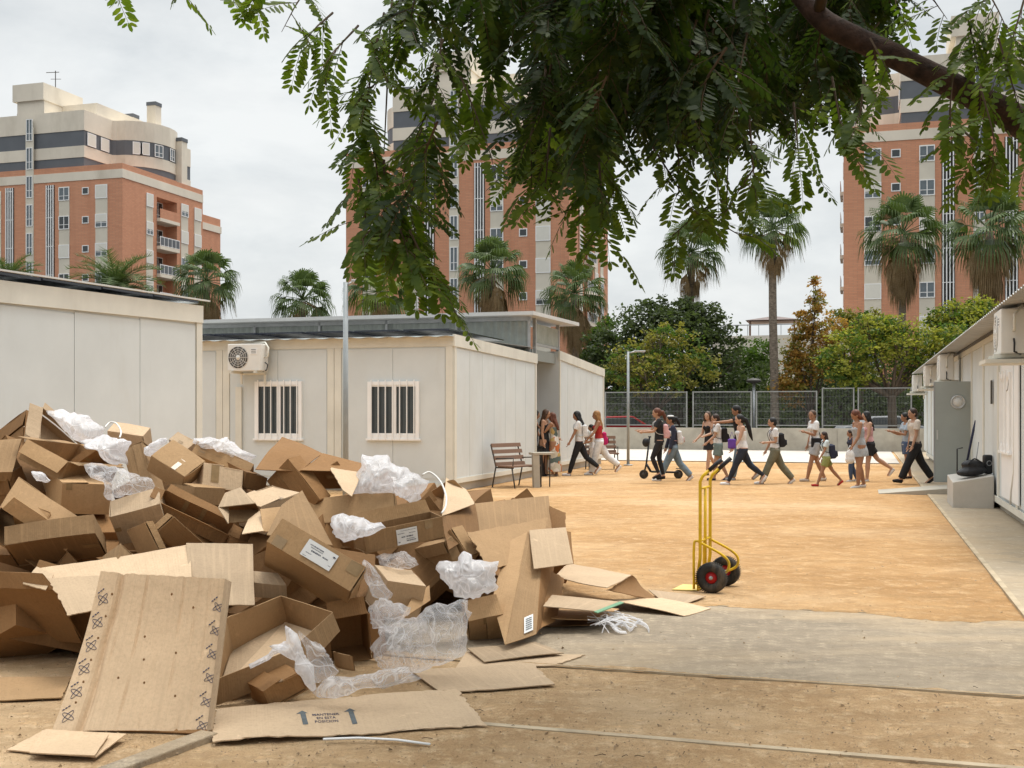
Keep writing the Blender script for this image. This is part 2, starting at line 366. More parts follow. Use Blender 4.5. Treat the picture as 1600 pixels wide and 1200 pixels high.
# gravel: small stones & crumbs
gm=MB(); rr=random.Random(3)
for i in range(5200):
    px=rr.uniform(-50,1650); py=645+ (rr.random()**.6)*575
    if py<760: continue
    p=G(px,py)
    s_=p.x*SA+p.y*CA
    if sE2<s_<sE1 and rr.random()<.75: continue
    r=rr.uniform(.0025,.008)*(1.0 if rr.random()<.93 else 2.0)
    c=p+Vector((0,0,r*.3+.004)); q=[c+Vector((rr.uniform(-1,1),rr.uniform(-1,1),rr.uniform(.2,.9)))*r for _ in range(2)]
    vs=[c+Vector((r,0,0)),c+Vector((-r*.4,r*.8,0)),c+Vector((-r*.5,-r*.9,0)),q[0]+Vector((0,0,r*.3))]
    gm.add(vs,[(0,1,3),(1,2,3),(2,0,3)])
mat('gravel_stone',(.42,.30,.18),.9,.5,60)
tag(gm.build('gravel','gravel_stone'),'scattered small stones and crumbs of grit over the sandy ground','gravel',kind='stuff')
# dry twigs on the near dirt
dm=MB()
for i in range(22):
    p=G(rr.uniform(380,1600),rr.uniform(1060,1199)); an=rr.uniform(0,6.28); l=rr.uniform(.015,.06)
    d=Vector((math.cos(an),math.sin(an),0)); dm.tube([p+Vector((0,0,.008)),p+d*l*.5+Vector((rr.uniform(-.01,.01),0,.014)),p+d*l+Vector((0,rr.uniform(-.01,.01),.008))],.0016,4)
tag(dm.build('dry_litter','twig'),'dry twigs and leaf stalks littering the near dirt','litter',kind='stuff')
# ------------------------------------------------------------------ low wall, fence
w=MB(); x0=-14
for i in range(9):
    d0=x0+i*2.6; 
    w.lb(sW,sW+.25,d0,d0+2.585,0,.96+0*i)
w.lb(sW+.02,sW+.23,x0,x0+23.4,0,.94)
tag(w.build('boundary_wall','concrete',bevel=.01),'low concrete boundary wall across the back of the court under the mesh fence','wall')
# step to the right of wall
fz0=1.05; fz1=2.52
def at_px(px,s):  # d at plane s for given px
    r=(px-800)/F; return s*(r*CA-SA)/(CA+r*SA)
edges=[845,1075,1176,1280,1336,1420]
for i,(a,b) in enumerate(zip([1080-135,1082,1181,1284,1340],[1074,1175,1277,1335,1425])):
    da=at_px(a,sW+.1); db=at_px(b,sW+.1)
    zt=fz1+(.12 if i>=3 else 0)
    fr=empty('fence_panel',L(sW+.1,(da+db)/2,fz0),['mesh fence panel on the wall behind the thin lamp post, nearest the cabins','mesh fence panel on the wall behind the girl in white shawl','mesh fence panel on the wall behind the palm trunk','narrow taller mesh fence panel left of the curved tree trunk','taller mesh fence panel behind the curved trunk, nearest the right cabins'][i],'fence','mesh fence panels on the boundary wall')
    m=MB()
    for dd in (da,db-.06): m.lb(sW+.07,sW+.13,dd,dd+.06,.9,zt)
    m.lb(sW+.08,sW+.12,da+.06,db-.06,zt-.05,zt-.005); m.lb(sW+.08,sW+.12,da+.06,db-.06,fz0,fz0+.045)
    m.build('frame','fence_metal',fr)
    m=MB(); n=int((db-da)/.062)
    for k in range(1,n):
        dd=da+.06+(db-da-.12)*k/n; p=L(sW+.1,dd,fz0+.04); q=L(sW+.1,dd,zt-.05); m.tube([p,q],.0032,3,False)
    for zz in (fz0+.3,fz0+.62,fz0+.95,fz0+1.22): m.tube([L(sW+.106,da+.05,zz),L(sW+.106,db-.05,zz)],.0028,3,False)
    m.build('wire_mesh','fence_metal',fr)
# ------------------------------------------------------------------ lamp posts
mat('lamp_metal',(.33,.36,.37),.55,.08,4,metal=.2)
def lamp(px,Y,zt,armpx,label):
    b=P(px,645,Y); b.z=0
    r=empty('lamp_post',b,label,'lamp post','slim steel lamp posts in the court')
    MB().tube([b,b+Vector((0,0,zt))],[.046,.036],14).build('pole','lamp_metal',r)
    MB().cyl(b,b+Vector((0,0,.03)),.14,16).build('base_plate','galv',r)
    arm=(armpx)/F*Y
    MB().tube([b+Vector((.03,0,zt-.04)),b+Vector((arm*.45,0,zt))],.022,8).build('arm','galv',r)
    MB().box(b+Vector((arm*.7,0,zt+.01)),(arm*.65,.18,.045)).build('lamp_head','galv',r,bevel=.01)
lamp(540,17.2,3.55,26,'tall slim steel lamp post rising from behind the cardboard pile')
lamp(981.5,35,3.46,26,'slim steel lamp post standing on the court in front of the mesh fence')
# park lamp beyond the fence
b=P(1178,645,54); b.z=0
r=empty('park_lamp',b,'dark disc-topped park lamp beyond the fence beside the palm trunk','lamp')
MB().tube([b,b+Vector((0,0,3.0))],.06,10).build('pole','steel',r)
MB().ell(b+Vector((0,0,3.1)),(.36,.36,.12)).build('lamp_head','dark_steel',r)
# ------------------------------------------------------------------ cabins
def panelled(m,s0,s1,d,z0,z1,side,seams,proud=.012,g=.012):
    for a,b in zip(seams[:-1],seams[1:]):
        if side=='s+': m.lb(a+g,b-g,d,d+proud,z0,z1)      # faces +d
        elif side=='s-': m.lb(a+g,b-g,d-proud,d,z0,z1)    # faces -d
S0=21.67; D0=-7.82
def side_cabin(sa,sb,db,width,ztop0,ztop1,label,name='portable_cabin',panels=6,z0=.18,trim='cream_trim',dback=None):
    r=empty(name,L(sa,db,0),label,'cabin','white prefabricated cabins')
    da=db-width
    m=MB(); ra=ztop0; rb=ztop1
    # core with sloping top
    def prof(s,t): return ztop0+(ztop1-ztop0)*(s-sa)/(sb-sa)+t
    c=[L(sa,da,z0),L(sa,db,z0),L(sb,db,z0),L(sb,da,z0),L(sa,da,prof(sa,-.02)),L(sa,db,prof(sa,-.02)),L(sb,db,prof(sb,-.02)),L(sb,da,prof(sb,-.02))]
    m.hexa(c)
    n=panels; g=.006
    for i in range(n):
        a=sa+.13+(sb-sa-.26)*i/n; b=sa+.13+(sb-sa-.26)*(i+1)/n
        m.lb(a+g,b-g,db,db+.014,z0+.1,min(prof(a,0),prof(b,0))-.26)
    m.build('wall','white_panel',r)
    m=MB()
    for s_ in (sa,sb-.12): m.lb(s_,s_+.12,db,db+.03,z0,prof(s_,-.24))
    m.lb(sa+.12,sb-.12,db,db+.028,z0,z0+.1)
    m.build('corner_frame',trim,r)
    m=MB()
    m.hexa([L(sa-.05,db,prof(sa,-.24)),L(sa-.05,db+.045,prof(sa,-.24)),L(sb+.02,db+.045,prof(sb,-.24)),L(sb+.02,db,prof(sb,-.24)),
            L(sa-.05,db,prof(sa,0)),L(sa-.05,db+.045,prof(sa,0)),L(sb+.02,db+.045,prof(sb,0)),L(sb+.02,db,prof(sb,0))])
    m.build('fascia',trim,r)
    MB().lb(sa+.05,sb-.05,da,db-.06,0,z0).build('plinth','concrete_light',r)
    return r
def window_bars(parent,S,dc,zc,w,h,nb=7,axis='d',face=-1,off=0.0):
    # window in a front wall (plane s=S, facing -s) or side wall (plane d=S facing face)
    def bx(m,a0,a1,z0,z1,p0,p1):
        if axis=='d': m.lb(S-p1,S-p0,a0,a1,z0,z1)
        else:
            if face<0: m.lb(a0,a1,S-p1,S-p0,z0,z1)
            else: m.lb(a0,a1,S+p0,S+p1,z0,z1)
        return m
    a0,a1,z0,z1=dc-w/2,dc+w/2,zc-h/2,zc+h/2
    m=MB(); t=.075
    bx(m,a0,a1,z1-t,z1,0,.05);bx(m,a0,a1,z0,z0+t,0,.05);bx(m,a0,a0+t,z0+t,z1-t,0,.05);bx(m,a1-t,a1,z0+t,z1-t,0,.05)
    bx(m,a0-.03,a1+.03,z0-.04,z0,0,.07)
    wr=m.build('window','white_frame',parent)
    m=MB(); mid=dc+off
    bx(m,mid-.03,mid+.035,z0+t,z1-t,.008,.042)
    for aa,bb in ((a0+t,mid-.03),(mid+.035,a1-t)):
        bx(m,aa,bb,z0+t,z0+t+.03,.006,.036);bx(m,aa,bb,z1-t-.03,z1-t,.006,.036)
    m.build('sash','white_frame',wr)
    bx(MB(),a0+t,a1-t,z0+t,z1-t,-.01,.004).build('pane','glass_dark',wr)
    m=MB()
    for k in range(nb):
        a=a0+(a1-a0)*(k+.6)/(nb+.2)
        bx(m,a-.009,a+.009,z0-.02,z1+.03,.062,.08)
    m.build('bars','white_frame',wr)
    return wr
# centre cabin
cab=side_cabin(S0,S0+6.05,D0,13,3.17,3.07,'white cabin with two barred windows and a wall air conditioner behind the cardboard pile',panels=7)
# front wall (plane s=S0) : panels, posts
m=MB(); p2=MB(); seams=[2.6*k for k in range(5)]
for k in range(4):
    a=D0-2.6*k; b=D0-2.6*(k+1)
    for q in range(2):
        x1=a-.17-(2.26)*q/2; x0=a-.17-2.26*(q+1)/2
        m.lb(S0-.014,S0,x0+.006,x1-.006,.28,2.9)
    for x in ((a-.155,a-.006),(b+.006,b+.155)): p2.lb(S0-.03,S0,x[0],x[1],.18,2.93)
m.build('front_wall','white_panel',cab); 
p2.lb(S0-.028,S0,D0-10.4,D0,2.932,3.13); p2.lb(S0-.028,S0,D0-10.4,D0-.16,.08,.178)
p2.build('frame_post','cream_trim',cab)
# corrugated edge of its low roof
m=MB(); n=150; vs=[];
for i in range(n+1):
    d=D0+.02-10.4*i/n; z=3.12+.011*math.sin(i*1.05)
    vs+=[L(S0-.22,d,z),L(S0+6,d,z+.10)]
m.add(vs,[(2*i,2*i+1,2*i+3,2*i+2) for i in range(n)]); m.build('roof_sheet','roof_sheet',cab,solid=.008)
m=MB()
for k in range(9): m.lb(S0+.3,S0+4,D0-1.1*k-1.2,D0-1.1*k-.2,3.28,3.31)
m.build('solar_panels','solar',cab)
def dfront(px,S=S0): return at_px(px,S)
for (x0,x1,off) in ((400,473,.02),(576,656,.03)):
    a,b=dfront(x0),dfront(x1); Yc=L(S0,(a+b)/2).y
    zt=CH+(645-596)/F*Yc; zb=CH+(645-685)/F*Yc
    window_bars(cab,S0-.014,(a+b)/2,(zt+zb)/2,b-a,zt-zb,7,off=off)
# pipe cover under AC
a=dfront(375); MB().lb(S0-.07,S0-.03,a-.07,a+.07,.2,2.15).build('conduit','cream_trim',cab); 
# second cabin & recess
cab2=side_cabin(S0+8.35,S0+13.9,D0,10,3.27,2.98,'smaller white cabin beyond the recessed grey doorway, people walking past its wall',panels=7)
m=MB()
for k in range(12): m.lb(S0+8.45+.44*k,S0+8.85+.44*k,D0-1.3,D0-.05,3.22-.023*k,3.25-.023*k)
m.build('solar_panels','solar',cab2)
MB().lb(S0+8.5,S0+13.9,D0-8,D0-.02,2.85,2.965).build('roof_base','roof_sheet',cab2)
# recess wall + canopy
can=empty('passage_canopy',L(S0+5.3,D0+.1,0),'raised flat white canopy roof with corrugated clear sides between the two cabins','canopy')
zc=3.98
c=[(S0+5.2,D0-16),(S0+5.2,D0+.18),(S0+9.1,D0+.38),(S0+9.1,D0-16)]
MB().hexa([L(a,b,zc-.0) for a,b in c]+[L(a,b,zc+.09) for a,b in c]).build('roof','roof_white',can)
m=MB(); n=420; vs=[]
for i in range(n+1):
    d=D0-.05-16*i/n; o=.022*math.sin(i*1.3); vs+=[L(S0+5.75+o,d,3.0),L(S0+5.75+o,d,zc)]
m.add(vs,[(2*i,2*i+1,2*i+3,2*i+2) for i in range(n)])
mat('clear_sheet',(.34,.37,.34),.25,.12,3,spec=.5); m.build('corrugated_screen','clear_sheet',can,smooth=True)
m=MB()
for k in range(9): m.lb(S0+5.66,S0+5.72,D0-.1-1.9*k,D0-.04-1.9*k,3.05,zc)
for s_ in (S0+6.2,S0+8.5): m.lb(s_,s_+.08,D0-.12,D0-.04,2.9,zc)
m.lb(S0+6.2,S0+8.5,D0-.10,D0-.05,3.3,3.36)
m.lb(S0+5.66,S0+5.72,D0-16,D0,zc-.10,zc-.003)
m.build('frame','galv',can)
MB().lb(S0+6.3,S0+8.5,D0-.085,D0-.065,3.37,3.85).build('side_screen','clear_sheet',can)
m=MB().lb(S0+6.05,S0+8.35,D0-1.05,D0-.9,0,3.3)
rec=tag(m.build('doorway_wall','grey_door'),'dark grey recessed doorway wall under the canopy between the cabins','wall')
RL[rec.name]=Vector((0,0,0))
m=MB()
for k in range(11): m.lb(S0+6.1+.2*k,S0+6.28+.2*k,D0-.9,D0-.885,.1,2.9)
m.build('door_leaf','steel',rec)
MB().lb(S0+6.051,S0+8.34,D0-.6,D0-.1,2.92,3.2).build('lintel','grey_door',rec)
# left cabin : side wall faces +d
DL=-8.9
lc=side_cabin(6.2,14.19,DL,9,2.95,3.10,'large white cabin wall behind the left half of the heap, solar panels along its roof',panels=6)
m=MB()
for k in range(7):
    a=6.6+1.07*k; z=3.045+.013*k
    m.hexa([L(a,DL-1.2,z-.02),L(a,DL+.06,z),L(a+1.04,DL+.06,z),L(a+1.04,DL-1.2,z-.02),L(a,DL-1.2,z+.02),L(a,DL+.06,z+.035),L(a+1.04,DL+.06,z+.035),L(a+1.04,DL-1.2,z+.02)])
m.build('solar_panels','solar',lc)
m=MB(); m.hexa([L(6.2,DL+.065,3.07),L(6.2,DL+.10,3.07),L(14.3,DL+.10,3.165),L(14.3,DL+.065,3.165),L(6.2,DL+.065,3.09),L(6.2,DL+.10,3.09),L(14.3,DL+.10,3.185),L(14.3,DL+.065,3.185)])
m.build('roof_trim','roof_white',lc)
m=MB(); m.lb(14.19,14.21,DL-2.5,DL+.03,.18,3.1); m.build('end_wall','cream_trim',lc)
# right cabins : wall plane d=DR facing -d
DR=2.126
rc=empty('cabin_row',L(20,DR,0),'long row of white cabins along the right side under an overhanging corrugated roof','cabin','white prefabricated cabins')
s1=13.0; s2=42.0
m=MB().lb(s1,s2,DR,DR+6,.16,3.02)
s=s1; 
while s<s2:
    for q in range(3): m.lb(s+.12+q*.72+.006,s+.12+(q+1)*.72-.006,DR-.012,DR,.26,2.82)
    s+=2.4
m.build('wall','white_panel',rc)
m=MB(); s=s1
while s<s2+.1:
    m.lb(s-.11,s-.004,DR-.03,DR,.16,3.0); m.lb(s+.004,s+.11,DR-.03,DR,.16,3.0); s+=2.4
s=s1
while s<s2: m.lb(s+.112,s+2.288,DR-.026,DR,2.83,3.0); s+=2.4
m.lb(s1,s2,DR-.045,DR-.031,.14,.24)
m.build('frame_post','cream_trim',rc)
MB().lb(s1,s2,DR+.05,DR+5.9,0,.159).build('plinth','concrete',rc)
m=MB(); n=700; vs=[]
for i in range(n+1):
    s_=s1+.3+(s2-s1-.1)*i/n; o=.014*math.sin(i*1.15)
    vs+=[L(s_,DR-.49,2.95+o),L(s_,DR+6,3.6+o)]
m.add(vs,[(2*i,2*i+1,2*i+3,2*i+2) for i in range(n)]); m.build('corrugated_roof','roof_sheet',rc,solid=.006,smooth=False)
m=MB(); m.lb(s1,s2,DR-.06,DR-.03,2.93,3.02); m.build('gutter','dark_steel',rc)
def sside(px,d=DR): # s along side plane from pixel column
    r=(px-800)/F; return d*(CA+r*SA)/(r*CA-SA)
# windows and small slots on right wall
for (x0,x1,y0,y1,nb) in ((1570,1586,583,705,0),):
    a,b=sside(x1),sside(x0); Y=L((a+b)/2,DR).y
    window_bars(rc,DR-.03,(a+b)/2,CH+(645-(y0+y1)/2)/F*Y,b-a,(y1-y0)/F*Y,3,'s',-1)
a=sside(1553); MB().lb(a-.07,a+.07,DR-.05,DR-.03,1.75,2.15).build('vent_slot','dark_steel',rc)
m=MB(); m.lb(sside(1597),sside(1570),DR-.05,DR-.031,.3,2.6); m.build('door_panel','white_frame',rc)
# open grey door with round window
sd=25.1
dr_=empty('open_door',L(sd,DR,0),'open grey steel door with a round porthole window swung out from the right cabins','door')
MB().lb(sd,sd+.045,DR-.71,DR-.01,.18,2.24).build('door_leaf','grey_door',dr_,bevel=.006)
ct=L(sd-.008,DR-.27,1.82)
ax=L(1,0,0)-L(0,0,0)
MB().torus(ct,ax,.125,.02,28,8).build('porthole_rim','galv',dr_)
MB().cyl(ct+ax*.004,ct+ax*.008-ax*.012,.115,24).build('porthole_glass','roof_white',dr_)
m=MB().lb(sd-.012,sd,DR-.68,DR-.65,1.05,1.25); m.build('handle','galv',dr_)
MB().lb(sd-.002,sd+.047,DR-.735,DR-.711,.18,2.24).build('edge_strip','steel',dr_)
# ramp
m=MB(); rA=sof(1378,766)[0]; 
z=.19
def ramp_(s0,s1,d0,d1,z0,z1): return MB().hexa([L(s0,d0,0),L(s0,d1,0),L(s1,d1,0),L(s1,d0,0),L(s0,d0,z0),L(s0,d1,z1),L(s1,d1,z1),L(s1,d0,z0)])
tag(ramp_(23.8,25.0,.30,1.9,.012,.16).build('door_ramp','concrete'),'low pale ramp sloping up to the open grey door','ramp')
# concrete block
bs=sof(1495,795)[0]
tag(MB().hexa([L(bs,DR-.69,0),L(bs,DR-.05,0),L(bs+1.3,DR-.05,0),L(bs+1.3,DR-.69,0),L(bs,DR-.69,.44),L(bs,DR-.05,.56),L(bs+1.3,DR-.05,.60),L(bs+1.3,DR-.69,.50)]).build('concrete_block','concrete_light',bevel=.01),'pale concrete block with sloping top against the right cabins','block')
# air conditioners
mat('blade_grey',(.10,.10,.10),.6)
def ac(place,rot,label,fan=True):
    r=empty('air_conditioner',place,label,'air conditioner','outdoor air conditioner units on the cabins')
    m3=Matrix.Rotation(rot,3,'Z'); X=m3@Vector((1,0,0)); Yv=m3@Vector((0,1,0)); Z=Vector((0,0,1)); c=Vector(place)
    MB().box(c,(.78,.30,.56),m3).build('casing','white_plastic',r,bevel=.015)
    f=c+X*-.14-Yv*.156
    m=MB()
    for k in range(5): m.torus(f,Yv,.05+.045*k,.0045,24,5)
    for k in range(12):
        a=math.pi*2*k/12; d=X*math.cos(a)+Z*math.sin(a); m.tube([f+d*.04,f+d*.235],.004,4)
    m.cyl(f-Yv*.008,f+Yv*.006,.045,14)
    m.build('fan_grille','white_plastic',r)
    MB().cyl(f+Yv*.0025,f+Yv*.012-Yv*.0,.235,28).build('fan_opening','dark_steel',r)
    m=MB()
    for k in range(5):
        a=2*math.pi*k/5; d=X*math.cos(a)+Z*math.sin(a); e=X*math.cos(a+.7)+Z*math.sin(a+.7)
        m.add([f+d*.04-Yv*.0015,f+d*.21-Yv*.0015,f+e*.21-Yv*.0005,f+e*.04-Yv*.0005],[(0,1,2,3)])
    m.build('fan_blades','blade_grey',r)
    m=MB(); m.box(c+X*.22-Yv*.153+Z*.12,(.16,.008,.12),m3); m.build('rating_label','paper',r)
    m=MB()
    for t in (.19,.155,.12): m.box(c+X*.22-Yv*.1585+Z*(t-.03),(.11,.002,.012),m3)
    m.build('label_print','ink_soft',r)
    m=MB()
    m.box(c+Yv*.2-Z*.335,(.6,.03,.03),m3)
    for t in (-.28,.28): m.box(c+X*t+Yv*.02-Z*.305,(.04,.5,.045),m3); m.box(c+X*t+Yv*.22-Z*.42,(.04,.03,.25),m3)
    m.build('bracket','cream_trim',r)
    MB().tube([c+X*.39,c+X*.47+Z*.02,c+X*.48+Z*.2,c+X*.35+Z*.32+Yv*.1,c+Yv*.2+Z*.33],.018,8).build('pipe','cream_trim',r)
    MB().tube([c+X*.40-Z*.1,c+X*.46-Z*.15,c+X*.44-Z*.26,c+X*.2-Z*.3+Yv*.15],.012,6).build('cable','black_plastic',r)
    return r
a=dfront(388,S0-.3); Yc=L(S0-.3,a).y; ac(L(S0-.32,a,CH+(645-559)/F*Yc),-AN,'white air conditioner with round fan on the centre cabin above the left barred window')
for (px,py,lb) in ((1578,518,'near white air conditioner under the corrugated roof at the right edge'),(1477,582,'second white air conditioner from the near end of the right cabins'),(1453,588,'third white air conditioner along the right cabins'),(1433,602,'farthest white air conditioner along the right cabins')):
    d=DR-.33; s_=sside(px,d); p=L(s_,d,0); p.z=2.62; 
    q=ac(p,-AN-math.pi/2,lb)
    b_=MB().lb(s_-.42,s_+.42,DR-.66,DR-.03,2.22,2.27); b_.build('shelf','cream_trim',q)
cd=empty('wall_conduit',L(17.2,DR-.05,0),'thin pale conduit running down the right cabin wall beside the door','conduit')
s_=sside(1590); MB().tube([L(s_,DR-.05,2.3),L(s_,DR-.05,.75),L(s_+.25,DR-.06,.45),L(s_+.3,DR-.06,.26)],.014,8).build('pipe','white_plastic',cd)
MB().tube([L(s_+.5,DR-.05,2.2),L(s_+.7,DR-.05,1.95),L(s_+1.1,DR-.05,1.9)],.008,6).build('cable','dark_steel',cd)
# ------------------------------------------------------------------ towers
def tower(X,Y,label,side,seed):
    s0=X*SA+Y*CA; dL=X*CA-Y*SA; W=22.7; c=dL+W/2
    rr=random.Random(seed); base=L(s0,c,0)
    r=empty('apartment_tower',base,label,'apartment block','brick apartment towers behind the palms')
    def B(a0,a1,z0,z1,s_0,s_1): return (s0+s_0,s0+s_1,c+a0,c+a1,z0,z1)
    m=MB(); h=W/2
    m.lb(*B(-h,h,0,27.2,0,6)); m.lb(*B(-h+1.4,h-1.4,0,26.2,6,9.8)); m.lb(*B(-h,h,0,27.15,9.8,15)); m.lb(*B(-h+.0,h,24.8,27.2,6.001,9.799)) ; m.lb(*B(-h+.6,h-.6,0,24.6,15,19.8))
    # stepped parapet lumps
    m.build('brick_wall','brick',r)
    m=MB()
    m.lb(*B(-h-.06,h+.06,25.7,26.6,-.06,6.0)); m.lb(*B(-h-.06,h+.06,25.7,26.6,6.003,15)); m.lb(*B(-h+.5,h-.5,22.9,23.7,15.05,19.9))
    m.build('cornice','cream_wall',r)
    # spandrel strips
    m=MB()
    cols=[(-8.85,1.45),(-4.3,1.3),(4.3,1.3),(8.85,1.45)]
    for (x,w) in cols: m.lb(*B(x-w/2,x+w/2,.5,25.15,-.05,0))
    m.lb(*B(-.5,.5,.5,31.6,-.07,-.0005))
    sidecols=[(4.65,1.2),(11.25,1.4),(13.9,1.4)]
    for (t,w) in sidecols:
        for sg in (-1,1):
            e=sg*h; m.lb(s0+t-w/2,s0+t+w/2,c+min(e,e+sg*.05),c+max(e,e+sg*.05),.5,24.9)
    m.build('spandrel_strip','spandrel',r)
    # louvre strips
    for x in (-2.55,2.55):
        MB().lb(*B(x-.55,x+.55,.5,25.4,-.03,-.0003)).build('louvre_gap_shade','dark_void',r)  # dark slab on the wall, painted shade between the louvre bars
        m=MB()
        for k in range(4): 
            a=x-.47+k*.28; m.lb(*B(a,a+.10,.5,25.4,-.14,-.05))
        for k in range(9): m.lb(*B(x-.5,x+.5,1+3*k-.03,1+3*k+.03,-.12,-.06))
        m.build('louvre_strip','white_frame',r)
    # windows: unit meshes
    def unit(kind,w,h_,seedk):
        fr=MB(); t=.08
        def q(m,a0,a1,z0,z1,y0,y1): m.hexa([Vector(p) for p in ((a0,y0,z0),(a1,y0,z0),(a1,y1,z0),(a0,y1,z0),(a0,y0,z1),(a1,y0,z1),(a1,y1,z1),(a0,y1,z1))])
        q(fr,-w/2,w/2,0,t,-.06,0); q(fr,-w/2,w/2,h_-t,h_,-.06,0); q(fr,-w/2,-w/2+t,t,h_-t,-.06,0); q(fr,w/2-t,w/2,t,h_-t,-.06,0)
        pane=MB(); q(pane,-w/2+t,w/2-t,t,h_-t,-.028,-.02)
        sh=None
        if kind!='small' : q(fr,-.04,.04,t,h_-t,-.05,-.029); q(fr,-w/2+t,-.04,h_*.33,h_*.33+.05,-.05,-.029); q(fr,.04,w/2-t,h_*.33,h_*.33+.05,-.05,-.029)
        if kind in('half','full'):
            sh=MB(); q(sh,-w/2+t,w/2-t,t if kind=='full' else h_*.42,h_-t,-.055,-.0505)
        return fr,pane,sh
    U={}
    def mesh(mb,nm,mt):
        me=bpy.data.meshes.new(nm); me.from_pydata(mb.v,[],mb.f); me.materials.append(M[mt]); return me
    def put(kind,w,h_,loc,rz,glass='glass_blue'):
        k=(kind,w,h_,glass)
        if k not in U:
            f,p,sh=unit(kind,w,h_,0); U[k]=(mesh(f,'window','white_frame'),mesh(p,'pane',glass),mesh(sh,'shutter','shutter') if sh else None)
        f,p,sh=U[k]
        o=bpy.data.objects.new('window',f); C.objects.link(o); o.parent=r; o.location=loc-base; o.rotation_euler=(0,0,rz)
        o2=bpy.data.objects.new('pane',p); C.objects.link(o2); o2.parent=o
        if sh: o3=bpy.data.objects.new('shutter',sh); C.objects.link(o3); o3.parent=o
    for (x,w) in cols:
        for k in range(2,9):
            put(rr.choice(['glass','glass','half','full']),w,1.4,L(s0-.055,c+x,23.7-3*(8-k)),-AN,rr.choice(['glass_blue','glass_dark','glass_blue']))
    for x in (-6.9,6.9):
        for k in range(3,9): put('small',.8,.75,L(s0-.005,c+x,24.2-3*(8-k)),-AN,'glass_dark')
    for k in range(2,11):
        put('glass',.8,2.3,L(s0-.075,c,1.4+3*k-1.2),-AN,'glass_blue')
    sg=side
    if sg:
        for (t,w) in sidecols:
            for k in range(2,9): put(rr.choice(['glass','half','full']),w,1.4,L(s0+t,c+sg*(h+.055),23.5-3*(8-k)),-AN+sg*math.pi/2)
    # balconies in the recess
    for k in range(1,9):
        z=22.55-3*(8-k)
        for sg2 in (-1,1):
            if sg2!=side and k>6: pass
            e0=sg2*(h-1.39); e1=sg2*(h+.42)
            bb=MB().lb(s0+6.05,s0+9.75,c+min(e0,e1),c+max(e0,e1),z-.35,z+ (0.0)).build('balcony','cream_wall',r)
            m=MB(); e2=sg2*(h+.36); e3=sg2*(h+.40); a,b=c+min(e2,e3),c+max(e2,e3)
            if k==8: MB().lb(s0+6.05,s0+9.75,a,b,z,z+1.0).build('parapet','brick',bb)
            else:
                m.lb(s0+6.05,s0+9.75,a,b,z+.95,z+1.03); m.lb(s0+6.05,s0+9.75,a,b,z+.05,z+.1)
                for q in range(6): m.lb(s0+6.05+.73*q,s0+6.11+.73*q,a-.01,b+.01,z,z+1.03)
                m.build('railing','white_frame',bb)
                MB().lb(s0+6.12,s0+9.7,a+.01,b-.01,z+.11,z+.94).build('railing_panel','grey_band',bb)
            if sg2==side: put('glass',1.8,2.1,L(s0+8.2,c+sg2*(h-1.38),z+.02),-AN+sg2*math.pi/2,'glass_dark')
    # penthouse
    def arc():
        pts=[(6.5,.3),(6.5,5.0)]
        for k in range(13):
            t=k/12*math.pi; pts.append((6.9+3.7*math.sin(t), 9.6-4.4*math.cos(t)))
        pts+=[(6.9,19.5)]
        return pts
    right=arc(); left=[(-x,y) for x,y in reversed(right)]
    out=right+left
    def ring(z0,z1,ins=0.0):
        pts=[]
        for (x,y) in out:
            k=(abs(x)-ins)/abs(x); p=L(s0+y+(ins if y<1 else 0),c+x*k); pts.append((p.x,p.y))
        return MB().prism(pts,z0,z1,True)
    for nm,z0,z1,mt,ins in (('penthouse_wall',31.0,33.1,'cream_wall',0),('dark_band',29.4,31.0,'grey_band',.06),('penthouse_wall',28.2,29.4,'cream_wall',0),('dark_band',26.9,28.2,'grey_band',.06)):
        ring(z0,z1,ins).build(nm,mt,r)
    MB().lb(*B(-1.9,1.5,33.1,34.5,.35,7)).build('stair_tower','cream_wall',r)
    MB().lb(*B(-2.3,1.6,34.5,36.3,.1,6.5)).build('stair_tower_top','cream_wall',r)
    MB().lb(*B(-1.6,5.9,33.1,34.6,3.2,16)).build('roof_room','cream_wall',r)
    for (x,y,z0,z1) in ((8.6,9,33,36),(10.5,11.2,27,32.4),(-8.6,9,33,36),(5,10,34.4,35.2)):
        m=MB().lb(*B(x-.55,x+.55,z0,z1-.4,y,y+1.1)); ch=m.build('chimney','cream_wall',r)
        MB().lb(*B(x-.6,x+.6,z1-.4,z1,y-.05,y+1.15)).build('cap','grey_band',ch)
    # penthouse windows along the curve
    for sgn in ((side,) if side else (1,)):
        for (i0,fr_,w) in ((1,.25,1.4),(1,.72,1.4),(4,.3,1.05),(4,.99,1.05),(6,.5,1.1),(8,.4,1.0)):
            pts=right
            if i0==1: p=Vector((6.5, .3+4.7*fr_)); nrm=Vector((1,0))
            else:
                a,b=Vector(pts[i0]),Vector(pts[i0+1]); p=a.lerp(b,fr_); tt=(b-a).normalized(); nrm=Vector((tt.y,-tt.x))
            ang=math.atan2(-nrm.y,nrm.x)  # in (d,s) plane
            # outward in world
            wv=(L(nrm.y,sgn*nrm.x)-L(0,0)); rz=math.atan2(wv.y,wv.x)+math.pi/2
            put('glass' if i0>=6 else 'full',w,1.35,L(s0+p.y,c+sgn*p.x,29.5)+wv*.02,rz)
    # antenna
    p=L(s0+3,c+.8,36.3); m=MB(); m.tube([p,p+Vector((0,0,2.1))],.05,5); m.tube([p+Vector((-1,0,1.9)),p+Vector((.4,0,1.95))],.04,4); m.tube([p+Vector((-.5,0,1.2)),p+Vector((.6,0,1.2))],.03,4)
    m.build('antenna','dark_steel',r)
    return r
tower(-39.9-.9567*22.7,118+.2912*22.7,'leftmost brick apartment tower with curved cream penthouse, behind the left cabin',1,1)
